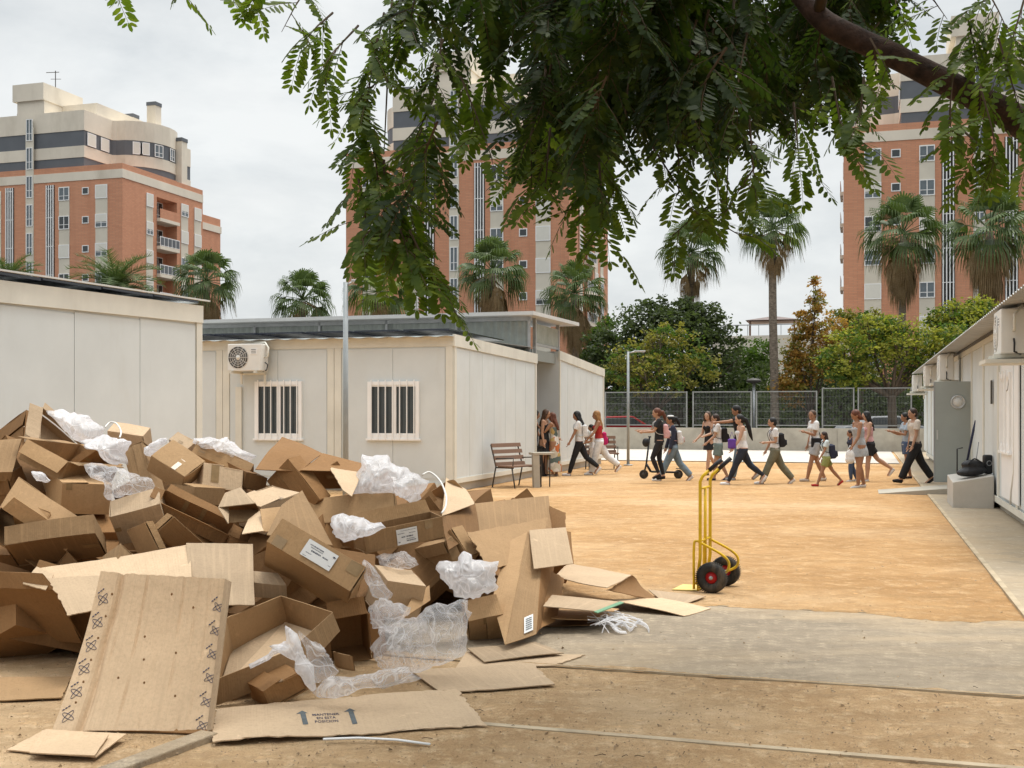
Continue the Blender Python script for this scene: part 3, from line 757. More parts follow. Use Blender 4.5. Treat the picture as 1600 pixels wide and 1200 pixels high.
tower(-16.4,113.8,'middle brick apartment tower partly hidden by hanging foliage',1,2)
tower(29.73,103.3,'rightmost brick apartment tower behind two shaggy palms',-1,3)
# far low building with pergola
mat('pergola_cover',(.22,.18,.17),.9,.1)
b=P(1208,645,95); b.z=0
fb=empty('distant_building',b,'low pale building with a rooftop pergola seen between the palm trunk and autumn tree','building')
MB().lb(*(lambda s,d:(s,s+8,d-5,d+6,0,8.0))(b.x*SA+b.y*CA,b.x*CA-b.y*SA)).build('wall','cream_wall',fb)
s_,d_=b.x*SA+b.y*CA,b.x*CA-b.y*SA
m=MB()
for q in (-2,-.2,1.6):
    m.lb(s_+.5,s_+.65,d_+q,d_+q+.15,8,9.2)
m.lb(s_+.4,s_+3.5,d_-2.2,d_+2.0,9.2,9.3); m.build('pergola','brown_wood',fb)
c_=[L(s_+.3,d_-2.3,9.31),L(s_+.3,d_+2.1,9.31),L(s_+3.6,d_+2.1,9.31),L(s_+3.6,d_-2.3,9.31)]; tp=L(s_+2,d_-.1,9.75)
MB().add(c_+[tp],[(0,1,4),(1,2,4),(2,3,4),(3,0,4),(3,2,1,0)]).build('pergola_roof','pergola_cover',fb)
m=MB()
for q in range(12): m.lb(s_+.1,s_+.16,d_-4.8+q*.9,d_-4.75+q*.9,8,8.9)
m.lb(s_+.1,s_+.16,d_-4.8,d_+5.5,8.85,8.93); m.build('railing','galv',fb)
# ------------------------------------------------------------------ vegetation
def fanpalm(base,zt,cr,label,seed,trunk_r=.24,dead=34,live=30,young=0,skirt=2.2):
    rr=random.Random(seed); r=empty('fan_palm',base,label,'palm tree','shaggy fan palms behind the fence')
    base=Vector(base); top=base+Vector((0,0,zt-cr*.62))
    pts=[base+Vector((math.sin(i*.5+seed)*.06,0,(zt-cr*.62)*i/10)) for i in range(11)]
    MB().tube(pts,[trunk_r*(1.25 if i==0 else 1-.02*i) for i in range(11)],12).build('trunk','palm_bark',r)
    g=MB(); dm=MB(); yg=MB()
    def fan(m,o,dr_,R_,Lp,spread,droop,nseg=17):
        up=Vector((0,0,1)); side=dr_.cross(up)
        if side.length<.05: side=Vector((1,0,0))
        side.normalize(); nn=side.cross(dr_).normalized(); roll=rr.uniform(-.5,.5)
        side,nn=(side*math.cos(roll)+nn*math.sin(roll)),(nn*math.cos(roll)-side*math.sin(roll))
        h=o+dr_*Lp-up*Lp*.06
        m.tube([o,h],[.03,.018],4,False)
        for k in range(nseg):
            a=spread*(2*k/(nseg-1)-1); w=R_*2*spread/nseg*.62; f=1-.22*(a/spread)**2+rr.uniform(-.06,.06)
            d=dr_*math.cos(a)+side*math.sin(a); tn=(side*math.cos(a)-dr_*math.sin(a))
            p1=h+d*R_*.55*f+nn*.05-up*droop*.10*R_; p2=h+d*R_*.82*f-up*droop*.35*R_; p3=h+d*R_*f*.95-up*droop*(.75+rr.uniform(0,.5))*R_
            m.add([h,p1-tn*w*.5,p1+tn*w*.5+nn*w*.3,p2+tn*w*.32,p2-tn*w*.32,p3],[(0,1,2),(1,4,3,2),(4,5,3)])
    for i in range(live):
        t=i/live; el=rad(82-112*t**.9+rr.uniform(-8,8)); az=i*2.39996+rr.uniform(-.3,.3)
        d=Vector((math.cos(el)*math.cos(az),math.cos(el)*math.sin(az),math.sin(el)))
        fan(yg if (young and rr.random()<young) else g,top+Vector((0,0,.15)),d,cr*.50,cr*.46*(1.1-.2*t),rad(68),.35+.6*t)
    for i in range(dead):
        t=i/dead; el=rad(-38-46*t+rr.uniform(-6,6)); az=i*2.39996+rr.uniform(-.4,.4)
        d=Vector((math.cos(el)*math.cos(az),math.cos(el)*math.sin(az),math.sin(el)))
        fan(dm,top-Vector((0,0,.1+skirt*.45*t)),d,cr*.36,cr*.33,rad(34),.95,11)
    for i in range(26):
        az=rr.uniform(0,6.28); o=top+Vector((math.cos(az)*.3,math.sin(az)*.3,-.1)); l=rr.uniform(.5,1.1)*cr*.75
        dm.tube([o,o+Vector((math.cos(az)*l*.6,math.sin(az)*l*.6,-l*.25)),o+Vector((math.cos(az)*l*.8,math.sin(az)*l*.8,-l*1.0))],[.02,.015,.008],3,False)
    g.build('green_fronds','palm_leaf',r)
    if yg.v: yg.build('young_fronds','palm_young',r)
    dm.build('dead_skirt','palm_dead',r)
    return r
def pxpalm(px,ytop,w,Y,label,seed,**k):
    b=P(px,645,Y); b.z=0; zt=CH+(645-ytop)/F*Y; cr=w/2/F*Y*1.28
    return fanpalm(b,zt,cr,label,seed,**k)
pxpalm(1209,322,100,60,'tall fan palm with bare slim trunk standing right in front of the fence gap',1,dead=16,live=34,skirt=1.6,young=.15)
pxpalm(1080,358,100,64,'fan palm rising behind the dark evergreen tree, left of the tall bare-trunked palm',2,dead=16,skirt=1.6)
pxpalm(1410,320,122,66,'shaggy fan palm in front of the right brick tower, left one of two',3,dead=48,skirt=3.6)
pxpalm(1546,312,128,62,'shaggy fan palm at the right edge, crown against the right brick tower',4,dead=54,skirt=3.6)
pxpalm(770,385,106,68,'fan palm crown above the white canopy, right of the hanging foliage',5,dead=44,skirt=3)
pxpalm(898,421,100,66,'fan palm at the right corner of the middle brick tower, above the canopy end',6,dead=42,skirt=3)
pxpalm(592,418,104,70,'fan palm half hidden behind the hanging foliage',7,dead=40,skirt=3,young=.4)
pxpalm(473,434,94,72,'fan palm alone against pale sky between the left and middle towers',8,dead=36,skirt=2.6)
pxpalm(322,403,98,70,'fan palm at the right edge of the left brick tower above the cabin roofs',9,dead=46,skirt=3)
def datepalm(px,ytop,w,Y,label,seed):
    rr=random.Random(seed); b=P(px,645,Y); b.z=0; zt=CH+(645-ytop)/F*Y; cr=w/2/F*Y
    r=empty('date_palm',b,label,'palm tree'); top=b+Vector((0,0,zt-cr*.7))
    MB().tube([b,top],[.35,.28],12).build('trunk','palm_bark',r); m=MB()
    for i in range(44):
        t=i/44; el=rad(80-75*t+rr.uniform(-6,6)); az=i*2.39996; d0=Vector((math.cos(az),math.sin(az),0))
        pts=[]; p=top.copy(); e=el
        for k in range(9): pts.append(p.copy()); p=p+(d0*math.cos(e)+Vector((0,0,math.sin(e))))*cr*1.15/8; e-=rad(9+5*t)
        m.tube(pts,[.035-.0035*k for k in range(9)],3,False); sd=d0.cross(Vector((0,0,1)))
        for k in range(30):
            u=.12+.86*k/30; q=u*8; i0=min(7,int(q)); p=pts[i0].lerp(pts[i0+1],q-i0); tn=(pts[i0+1]-pts[i0]).normalized(); l=cr*.30*(1-.5*abs(u-.4))
            for sg in (-1,1):
                dd=(sd*sg*.75+tn*.6+Vector((0,0,rr.uniform(-.05,.4)))).normalized(); w_=.035
                m.add([p-tn*w_,p+tn*w_,p+dd*l],[(0,1,2)])
    m.build('fronds','palm_leaf',r)
datepalm(180,403,150,62,'feather-leaved date palm in front of the left brick tower',1)
datepalm(12,408,120,64,'feather-leaved date palm at the left edge above the cabin roof',2)
def tree(name,px,Y,label,cat,mt,blobs,trunk,seed,leaf=.13,n=5200,mt2=None,limbs=7,spread=.75,group=None,bark='bark'):
    # blobs in px: (cx,cy,rx,ry)
    rr=random.Random(seed); b=P(px,645,Y); b.z=0
    r=empty(name,b,label,cat,group); S=Y/F
    cen=[]; 
    for (cx,cy,rx,ry) in blobs:
        for q in range(1): cen.append((P(cx,cy,Y+rr.uniform(-.6,.6)*spread*rx*S),rx*S,ry*S))
    m=MB(); m2=MB(); tot=sum(c[1]*c[2] for c in cen)
    for (c,rx,rz) in cen:
        k_=int(n*rx*rz/tot); ncl=max(5,int(k_/26))
        for q in range(ncl):
            u=Vector((rr.gauss(0,1),rr.gauss(0,1),rr.gauss(0,1))).normalized()*(rr.random()**.33)*rr.uniform(.85,1.12)
            cc=c+Vector((u.x*rx,u.y*rx*spread,u.z*rz)); cl=rr.uniform(.25,.5)*min(rx,rz)*.55+.1
            tgt=m2 if (mt2 and rr.random()<.35) else m
            for j in range(26):
                v=Vector((rr.gauss(0,1),rr.gauss(0,1),rr.gauss(0,.55)))*cl*.62; p=cc+v; s=leaf*rr.uniform(.6,1.35)
                a=Vector((rr.uniform(-1,1),rr.uniform(-1,1),rr.uniform(-.7,.4))).normalized(); w=a.cross(Vector((rr.uniform(-1,1),rr.uniform(-1,1),rr.uniform(-1,1)))).normalized()
                tgt.add([p-a*s*.5,p+w*s*.26,p+a*s*.5,p-w*s*.26],[(0,1,2,3)])
    m.build('crown',mt,r)
    if m2.v: m2.build('crown_patches',mt2,r)
    t=MB(); tr,zf=trunk; fork=b+Vector((0,0,zf))
    t.tube([b,b+Vector((rr.uniform(-.05,.05),0,zf*.5)),fork],[tr*1.35,tr,tr*.9],10)
    for i in range(limbs):
        c,rx,rz=cen[i%len(cen)]; e=c+Vector((rr.uniform(-.5,.5)*rx,rr.uniform(-.4,.4)*rx,rr.uniform(-.2,.5)*rz)); mid=fork.lerp(e,.45)+Vector((0,0,-.12*(e-fork).length+rr.uniform(-.1,.2)))
        t.tube([fork-Vector((0,0,.1)),mid,e],[tr*.6,tr*.35,tr*.08],6)
        for q in range(3):
            e2=e+Vector((rr.uniform(-1,1)*rx*.6,rr.uniform(-1,1)*rx*.5,rr.uniform(-.2,.8)*rz*.6)); st=mid.lerp(e,.3+.2*q); t.tube([st,st.lerp(e2,.5)+Vector((0,0,.05)),e2],[tr*.22,tr*.12,tr*.04],4)
    t.build('trunk',bark,r)
    return r
tree('broadleaf_tree',1060,62,'large dark evergreen tree behind the fence, under the left palm','tree','leaf_dark',
     [(1060,525,75,55),(1010,520,55,48),(1115,545,45,50),(1045,485,48,26),(1095,500,42,32),(980,560,50,45),(1120,590,40,40),(1050,590,80,45),(955,590,40,40),(940,540,30,35)],(.3,2.2),11,.24,19000)
tree('broadleaf_tree',1025,53,'olive-yellow thin-leaved tree with forked trunk just behind the fence near the lamp post','tree','leaf_olive',
     [(1000,560,50,36),(1050,545,48,34),(1085,575,38,30),(970,590,32,26),(1025,590,55,30),(1040,520,38,20)],(.15,1.75),12,.17,6500,mt2='leaf_green',limbs=14)
tree('broadleaf_tree',925,70,'green tree seen just past the end of the small white cabin','tree','leaf_green',[(925,530,26,26),(950,520,30,24),(915,560,25,30),(940,580,30,35)],(.2,2),13,.22,4600)
tree('broadleaf_tree',1175,68,'bright green tree between the palm trunk and the dark evergreen','tree','leaf_green',[(1165,575,34,40),(1190,560,30,32),(1150,600,30,26),(1195,600,26,26),(1175,640,50,30)],(.2,2),14,.21,8000)
tree('autumn_tree',1265,60,'orange and yellow autumn tree with a thin pointed top','tree','leaf_autumn',[(1262,545,34,42),(1275,480,16,40),(1245,585,30,34),(1290,560,28,40),(1240,540,16,34),(1276,445,7,20),(1232,610,30,28),(1300,520,28,32),(1262,505,20,30)],(.14,1.6),15,.19,8500,mt2='leaf_olive',limbs=8)
tree('broadleaf_tree',1393,48.6,'lime-green spreading tree with a dark curved trunk in front of the boundary wall','tree','leaf_lime',
     [(1350,545,55,36),(1410,540,60,40),(1460,560,45,38),(1320,575,42,26),(1380,515,45,24),(1440,590,50,22),(1335,592,44,15),(1298,560,28,22),(1490,530,36,30),(1360,505,30,16)],(.19,2.35),16,.16,15000,mt2='leaf_green',limbs=14)
tree('broadleaf_tree',1500,56,'green tree behind the right cabin roof','tree','leaf_lime',[(1495,495,42,26),(1530,480,22,20),(1470,510,30,22),(1520,520,50,40)],(.2,3),17,.18,8000,mt2='leaf_green')
tree('broadleaf_tree',1345,64,'dull green tree in front of the right tower base','tree','leaf_olive',[(1345,505,34,24),(1320,500,24,22),(1370,525,40,26)],(.15,3),18,.18,4500,mt2='leaf_green')
tree('broadleaf_tree',1320,66,'dark green tree filling behind the fence below the autumn tree','tree','leaf_dark',[(1300,600,50,30),(1350,620,50,34),(1250,630,45,26),(1400,625,40,30)],(.2,1.5),19,.22,9000)
# hedge mass behind the fence
rr=random.Random(5); m=MB()
for i in range(17000):
    px=rr.uniform(900,1560); Y=rr.uniform(60,66); z=rr.uniform(.1,4.3+.9*noise.noise(Vector((px*.03,0,0)))); p=P(px,645,Y); p.z=z
    s=.2*rr.uniform(.6,1.4); a=Vector((rr.uniform(-1,1),rr.uniform(-1,1),rr.uniform(-1,1))).normalized(); w=a.cross(Vector((rr.uniform(-1,1),rr.uniform(-1,1),rr.uniform(-1,1)))).normalized()
    m.add([p-a*s*.5,p+w*s*.28,p+a*s*.5,p-w*s*.28],[(0,1,2,3)])
tag(m.build('hedge','leaf_dark'),'dark mass of shrubs behind the mesh fence','hedge',kind='stuff')
struct('dark_slope',MB().add([(-30,67,0),(60,67,0),(60,69,3.0),(-30,69,3.0)],[(0,1,2,3)]),'dirt_ground_dark' if 'dirt_ground_dark' in M else 'dark_void')  # near-black sloping sheet behind the hedge
# parked cars behind the fence
mat('car_red',(.35,.02,.02),.25,.05); mat('car_white',(.30,.31,.32),.3,.03); mat('car_grey',(.05,.055,.06),.3,.05)
def car(px,Y,rz,mt,label):
    b=P(px,645,Y); b.z=0; r=empty('parked_car',b,label,'car','cars parked behind the fence'); m3=Matrix.Rotation(rz,3,'Z')
    def Q(x,y,z): return b+m3@Vector((x,y,z))
    prof=[(-2.1,.35),(-2.1,.75),(-1.95,.95),(-1.2,1.0),(-.6,1.42),(.7,1.45),(1.35,1.05),(2.1,.9),(2.15,.35)]
    m=MB(); n=len(prof); vs=[Q(x,-.82,z) for x,z in prof]+[Q(x,.82,z) for x,z in prof]
    m.add(vs,[tuple(range(n)),tuple(range(2*n-1,n-1,-1))]+[((i+1)%n,i,n+i,n+(i+1)%n) for i in range(n)]); m.build('body',mt,r,bevel=.06)
    gp=[(-1.05,1.02),(-.6,1.36),(.65,1.38),(1.15,1.05)]
    for sg in (-1,1): MB().add([Q(x,sg*.835,z) for x,z in gp],[(0,1,2,3)]).build('side_window','glass_dark',r,solid=.01)
    for x in (-1.35,1.4):
        for sg in (-.8,.8):
            w=MB().torus(Q(x,sg,.32),m3@Vector((0,1,0)),.23,.09,20,8).build('wheel','rubber',r)
            MB().cyl(Q(x,sg-.05,.32),Q(x,sg+.05,.32),.16,12).build('rim','galv',w)
car(962,56,.1,'car_red','red car parked behind the fence beside the small cabin corner')
car(1375,57,.02,'car_white','white car parked behind the fence left of the curved tree trunk')
# ------------------------------------------------------------------ foreground overhanging tree
ft=empty('overhanging_tree',(3.9,5.2,0),'feathery-leaved tree whose thick branch and dark foliage hang over the top of the picture','tree')
br=[(1240,-20,5.6),(1290,35,5.5),(1380,80,5.4),(1470,125,5.3),(1560,170,5.25),(1640,205,5.2)]
pts=[P(*q) for q in br]; pts2=[Vector((1.0,6.0,4.6)),P(1200,-60,5.7)]+pts+[Vector((2.9,5.15,3.0)),Vector((3.5,5.15,2.65)),Vector((3.85,5.2,2.0)),Vector((3.9,5.2,0))]
def smooth(ps,k=4):
    out=[]
    for i in range(len(ps)-1):
        p0=ps[max(i-1,0)];p1=ps[i];p2=ps[i+1];p3=ps[min(i+2,len(ps)-1)]
        for j in range(k):
            t=j/k; out.append(.5*((2*p1)+(-p0+p2)*t+(2*p0-5*p1+4*p2-p3)*t*t+(-p0+3*p1-3*p2+p3)*t**3))
    out.append(ps[-1]); return out
sp=smooth(pts2,5); nb=len(sp)
rads=[.040+ .024*min(1,i/(nb*.62)) for i in range(nb)]
for i in range(nb): 
    if i>nb*.70: rads[i]+= (i-nb*.70)/(nb*.3)*.16
MB().tube([p+Vector((0,0,.008*noise.noise(p*6))) for p in sp],[q*(1+.12*noise.noise(p*5)) for q,p in zip(rads,sp)],18).build('branch','red_bark',ft)
leafm=MB(); twigm=MB(); rr=random.Random(21)
def compound(o,dr_,Lf,np_=11,ls=.042,droop=.5):
    # pinnate leaf: rachis with opposite oblong leaflets
    up=Vector((0,0,1)); side=dr_.cross(up)
    if side.length<.08: side=Vector((rr.uniform(-1,1),rr.uniform(-1,1),0))
    side.normalize(); ro=rr.uniform(-.6,.6); side=(side*math.cos(ro)+up*math.sin(ro)).normalized()
    p=o.copy(); d=dr_.copy(); st=Lf/np_; prev=p.copy(); pl=[p.copy()]
    for k in range(np_):
        d=(d+Vector((0,0,-1))*droop/np_).normalized(); p=p+d*st; pl.append(p.copy())
        sd=(side-d*side.dot(d)).normalized(); nn=sd.cross(d)
        l=ls*(.75+.5*math.sin(math.pi*(k+1)/(np_+1)))*rr.uniform(.9,1.1); w=l*.19
        for sg in (-1,1):
            if rr.random()<.04: continue
            ld=(sd*sg*.86+d*.42-nn*.18*rr.uniform(-.6,1.6)-up*.12).normalized(); wd=(ld.cross(nn)).normalized(); wd=(wd+nn*.25).normalized()
            q=p+ld*.004
            leafm.add([q,q+ld*l*.3+wd*w,q+ld*l*.75+wd*w*.95,q+ld*l,q+ld*l*.75-wd*w*.95,q+ld*l*.3-wd*w],[(0,1,2,3,4,5)])
    d2=(d).normalized(); sd=(side-d2*side.dot(d2)).normalized(); q=p; l=ls; w=l*.18
    leafm.add([q,q+d2*l*.3+sd*w,q+d2*l*.75+sd*w,q+d2*l,q+d2*l*.75-sd*w,q+d2*l*.3-sd*w],[(0,1,2,3,4,5)])
    twigm.tube([pl[0],pl[len(pl)//2],pl[-1]],[.0022,.0016,.0008],3,False)
def spray(o,e,n,Lf=.24,ls=.040,sag=.05,cone=1.0):
    # a twig from o to e carrying n compound leaves
    ax=(e-o); mid=o.lerp(e,.5)+Vector((0,0,sag)); twigm.tube([o,mid,e],[.006,.004,.0015],4,False)
    for i in range(n):
        t=(i+.5)/n; p=(o*(1-t)+mid*t)*(1-t)+(mid*(1-t)+e*t)*t; az=rr.uniform(0,6.28)
        d=(ax.normalized()*.45+Vector((math.cos(az),math.sin(az),0))*cone*1.0+Vector((0,0,rr.uniform(-.8,.25)))).normalized()
        compound(p,d,Lf*rr.uniform(.75,1.2),rr.randint(8,11),ls,rr.uniform(.2,1.0))
# canopy outline: (px, lowest y, density)
low=[(430,90),(470,135),(520,150),(560,330),(600,400),(650,470),(690,500),(715,400),(740,230),(790,235),(830,330),(900,375),(950,395),(975,330),(1010,260),(1060,300),(1120,318),(1180,300),(1240,285),(1290,270),(1330,235),(1370,150),(1400,110)]
def lowy(px):
    for (a,ya),(b,yb) in zip(low,low[1:]):
        if a<=px<=b: return ya+(yb-ya)*(px-a)/(b-a)
    return 0
cnt=0
while cnt<215:  # dense sprays inside the mass
    px=rr.uniform(600,1385) if rr.random()<.88 else rr.uniform(545,640); yl=lowy(px)-45
    y1=rr.uniform(-70,yl-60) if rr.random()<.8 else rr.uniform(yl-90,yl-40)
    if 690<px<815 and y1>70: continue
    if px<720 and rr.random()<.8: continue
    if px<620 and y1>150: continue
    if px>1330 and y1>60: continue
    Y=rr.uniform(4.6,7.8) if px<1180 else rr.uniform(5.9,8.2); o=P(px+rr.uniform(-30,60),y1-rr.uniform(60,160),Y+rr.uniform(-.3,.3)); e=P(px,y1,Y)
    spray(o,e,rr.randint(9,12),.25,.050,.03); cnt+=1
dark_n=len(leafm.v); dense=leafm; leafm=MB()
# hand placed drooping sprays (start px,y -> end px,y, Y, leaves)
for (x0,y0,x1,y1,Y,n) in ((590,60,560,240,5.0,16),(575,180,600,340,4.9,18),(600,250,600,400,4.8,18),(610,320,650,430,4.7,16),(640,360,690,470,4.6,14),(560,280,575,360,4.9,9),
    (600,120,560,160,5.1,9),(520,20,470,70,5.2,8),(560,40,500,110,5.1,10),(480,-20,440,50,5.3,6),(640,300,560,380,4.8,9),(660,200,620,300,5.0,16),(680,150,640,240,5.2,14),(600,20,580,120,5.2,12),
    (720,120,770,250,4.9,8),(860,200,850,320,5.0,12),(900,220,905,345,5.0,14),(935,240,945,375,4.9,16),(950,180,960,330,5.1,12),(830,180,830,300,5.1,10),(690,60,680,160,5.2,14),(760,40,760,150,5.3,12),
    (1060,180,1060,300,5.0,10),(1100,200,1130,330,5.1,8),(1170,180,1180,300,5.0,10),(1240,160,1250,270,5.1,10),(1300,120,1320,240,5.0,9),(1350,120,1340,230,5.0,7),(1020,230,1080,330,5.0,7),(1180,260,1130,340,5.0,6),
    (1080,330,1160,370,5.1,5),(1110,320,1050,370,5.1,5),(1360,60,1400,140,5.0,6),(1490,100,1480,230,4.9,9),(1530,130,1560,240,4.8,10),(1500,200,1560,260,4.8,8),(1560,60,1600,200,4.9,10),(1590,160,1620,290,4.8,8),(1540,-20,1580,60,5.0,10),(1440,-20,1480,30,5.2,6),(1600,0,1570,110,5.0,9),(1510,20,1530,110,5.1,10),
    (150,-70,165,-30,5.0,2),(255,-60,265,-20,5.0,2),(300,-60,312,-20,5.0,3),(340,-60,340,-30,5.1,3),(380,-50,385,-25,5.1,3),(430,-50,420,-20,5.1,3),(1395,-40,1400,10,5.3,4),(640,-60,640,30,5.2,12)):
    o=P(x0,y0,Y+.2); e=P(x1,y1,Y); spray(o,e,max(2,int(n*(.68 if x1<730 else .74))),.24,.050,.01,.85)
bright=leafm; leafm=dense
# unseen leaves added overhead and behind the camera to block skylight
for i in range(330):
    X=rr.uniform(-3.6,4.8); Yy=rr.uniform(-4.5,9.5); z=3.75+.10*Yy+rr.uniform(0,1.4)
    if CH+645/F*Yy+.12>z: z=CH+645/F*Yy+.15+rr.uniform(0,1.1)
    if X< -1.0 and Yy>2 and rr.random()<.6: continue
    if Yy<1.5: z=rr.uniform(2.9,4.6)
    o=Vector((X,Yy,z)); e=o+Vector((rr.uniform(-.5,.5),rr.uniform(-.5,.5),rr.uniform(-.1,.15))); spray(o,e,10,.27,.06,.03)
# larger limbs carrying the crown
for (a,b_,r0) in ((sp[6],Vector((-.3,5.6,4.2)),.03),(sp[10],Vector((.4,6.8,4.5)),.028),(sp[14],Vector((1.4,3.6,4.3)),.03),(P(1010,-60,5.8),P(975,200,5.3),.012),(P(620,-80,5.6),P(600,240,5.0),.010),(Vector((.4,5.6,4.3)),P(620,-80,5.6),.02),(P(1150,-60,5.6),P(1135,330,5.1),.008),(P(900,-60,5.6),P(925,260,5.1),.009)):
    mid=a.lerp(b_,.5)+Vector((0,0,.12)); twigm.tube(smooth([a,mid,b_],5),[r0*(1-.8*i/10) for i in range(11)],8)
leafm.build('crown','canopy_shaded_leaf',ft); bright.build('hanging_fronds','canopy_lit_leaf',ft); twigm.build('twigs','twig',ft)
# ------------------------------------------------------------------ the cardboard heap
YK=[(-200,6.3),(0,6.4),(300,6.25),(450,6.3),(600,6.8),(700,7.5),(800,8.0),(900,8.6),(1100,9.2)]
def Y0(px):
    for (a,ya),(b,yb) in zip(YK,YK[1:]):
        if a<=px<=b: return ya+(yb-ya)*(px-a)/(b-a)
    return 9
def DP(px,py,k=.46): return (CH+k*Y0(px))/(k+(py-HZ)/F)
GP='flattened and open boxes in the rubbish heap'
def fit(O,A,B,C_,seed=0):
    # find an orthogonal corner whose edges project onto the three image edges
    ed=[Vector((q[0]-O[0],-(q[1]-O[1]))) for q in (A,B,C_)]
    pab,pac,pbc=ed[0].dot(ed[1]),ed[0].dot(ed[2]),ed[1].dot(ed[2])
    if pab*pac*pbc<0:
        za=math.sqrt(-pab*pac/pbc); zb=-pab/za; zc=-pac/za
        if max(abs(za)/ed[0].length,abs(zb)/ed[1].length,abs(zc)/ed[2].length)<2.6:
            # prefer most edges receding
            if (za>0)+(zb>0)+(zc>0)<2: za,zb,zc=-za,-zb,-zc
            return [Vector((e.x,z,e.y)) for e,z in zip(ed,(za,zb,zc))]
    r_=random.Random(seed+5); best=None
    def ev(rot):
        cols=[rot@Vector(a) for a in ((1,0,0),(0,1,0),(0,0,1))]; err=0; out=[]
        for e,c in zip(ed,cols):
            p=Vector((c.x,c.z)); l2=max(p.length_squared,1e-6); t=e.dot(p)/l2
            l=max(abs(t),1); res=(e-p*t).length; fs=abs(c.y)*abs(t)/max(e.length,1)
            err+=res+ max(0,fs-1.6)*25+ (8 if t<0 else 0); out.append(c*max(t,5))
            if c.y*t<0: err+=3
        return err,out
    for st in range(14):
        q=Euler((r_.uniform(0,6.28),r_.uniform(0,6.28),r_.uniform(0,6.28))).to_matrix()
        if r_.random()<.5: q=q@Matrix.Diagonal((1,1,-1))
        e0,o0=ev(q); sg=.5
        for it in range(140):
            q2=Euler((r_.gauss(0,sg),r_.gauss(0,sg),r_.gauss(0,sg))).to_matrix()@q; e1,o1=ev(q2)
            if e1<e0: e0,o0,q=e1,o1,q2
            else: sg=max(.01,sg*.975)
        if best is None or e0<best[0]: best=(e0,o0)
    return best[1]
bi=[0]
def carton(label,O,A,B,C_,op='',dy=0,mt='cardboard',flaps=(),tape=None,lab=None,amp=.017,zf=None,grp=GP):
    bi[0]+=1; sd=bi[0]
    Y=DP(*O)+dy; v=fit(O,A,B,C_,sd); s=Y/F
    o=P(O[0],O[1],Y); ends=[]
    for q,e in zip((A,B,C_),v):
        Yq=Y+e.y*s; p=P(q[0],q[1],Yq); p2=o+Vector((e.x*s,e.y*s,e.z*s)); ends.append(p.lerp(p2,.35))
    a,b,c=[e-o for e in ends]
    # keep the hidden corner above ground
    low=min((o+a*i+b*j+c*k).z for i in(0,1) for j in (0,1) for k in (0,1))
    print('BOX',sd,label[:34],'dims %.2f %.2f %.2f'%(a.length,b.length,c.length),'Y %.1f'%Y,'low %.2f'%low)
    if low<.01:
        # shrink edges that plunge
        for ed in (a,b,c):
            if ed.z<0 and ed.y>-.05 and o.z+ed.z<.01 and ed.y>.1: ed*=max(.35,(o.z-.01)/(-ed.z))
    m=MB(); K={'ab':(a,b,Vector((0,0,0)),c),'ac':(a,c,Vector((0,0,0)),b),'bc':(b,c,Vector((0,0,0)),a)}
    mid_=o+(a+b+c)/2; ops=[]
    for q_ in op.split():
        if len(q_)==2:
            t_={'ab':c,'ac':b,'bc':a}[q_]; vw=(Vector((0,0,CH+.6))-mid_)
            if (-t_).dot(vw)<0: q_=q_+'1'
        ops.append(q_)
    F3={}; rs=random.Random(sd*13+1)
    for k,(u,w,z0,off) in K.items():
        for t in (0,1):
            nm=k+('' if t==0 else "1"); q=o+(off*t)
            F3[nm]=(q,u,w)
            if nm in ops: continue
            if k=='ab' and t==0 and not lab and u.length*w.length>.05 and rs.random()<.65:
                g=.5+rs.uniform(-.03,.03); hh=(-off).normalized()*rs.uniform(.004,.018); e1=w if u.length>w.length else u; e2=u if u.length>w.length else w
                if u.length>w.length:
                    m.patch(q,q+u,q+u+w*(g-.006)+hh,q+w*(g-.006)+hh,7,4,amp,2.6); m.patch(q+w*(g+.006),q+u+w*(g+.006),q+u+w,q+w,7,4,amp,2.6)
                else:
                    m.patch(q,q+u*(g-.006)+hh,q+u*(g-.006)+w+hh,q+w,4,7,amp,2.6); m.patch(q+u*(g+.006),q+u,q+u+w,q+u*(g+.006)+w,4,7,amp,2.6)
                continue
            m.patch(q,q+u,q+u+w,q+w,7,7,amp,2.6)
    r=tag(m.build('cardboard_box',mt,None,weld=True,solid=.005,loc=o),label,'cardboard box',grp)
    flaps=list(flaps)
    if not flaps:
        for q_ in ops:
            for e_ in range(4):
                if rs.random()<.75: flaps.append((q_,e_,rs.uniform(.07,.13),rs.uniform(-65,15)))
    for (fn,edge,ln,ang) in flaps:
        if fn not in ops and fn+'1' in ops: fn=fn+'1'
    # flap on an edge of an open face; angle 0 = flat outward, 90 = standing along box normal
        q,u,w=F3[fn]; e=[(q,u,-w),(q+u,w,u),(q+w,u,w),(q,w,-u)][edge]
        p,al,outd=e; n=(u.cross(w)).normalized()
        third={'a':a,'b':b,'c':c}[[x for x in 'abc' if x not in fn[:2]][0]]
        if n.dot(third)>0: n=-n
        if fn.endswith('1'): n=-n
        d=(outd.normalized()*math.cos(rad(ang))+n*math.sin(rad(ang)))*ln
        f=MB(); al1=al*.015
        f.patch(p+al1,p+al-al1,p+al-al1*3+d,p+al1*3+d,6,4,amp,3.1,edge=[0,0,.05,0],seed=sd+edge)
        f.build('flap',mt,r,solid=.005)
    if not tape and not ops and not lab and min(a.length,b.length)>.2 and rs.random()<.6:
        g_=.5+rs.uniform(-.05,.05); l_=rs.uniform(.12,.3); tape=[('ab',0,l_,g_-.07,g_+.07)] if a.length>b.length else [('ab',g_-.07,g_+.07,0,l_)]
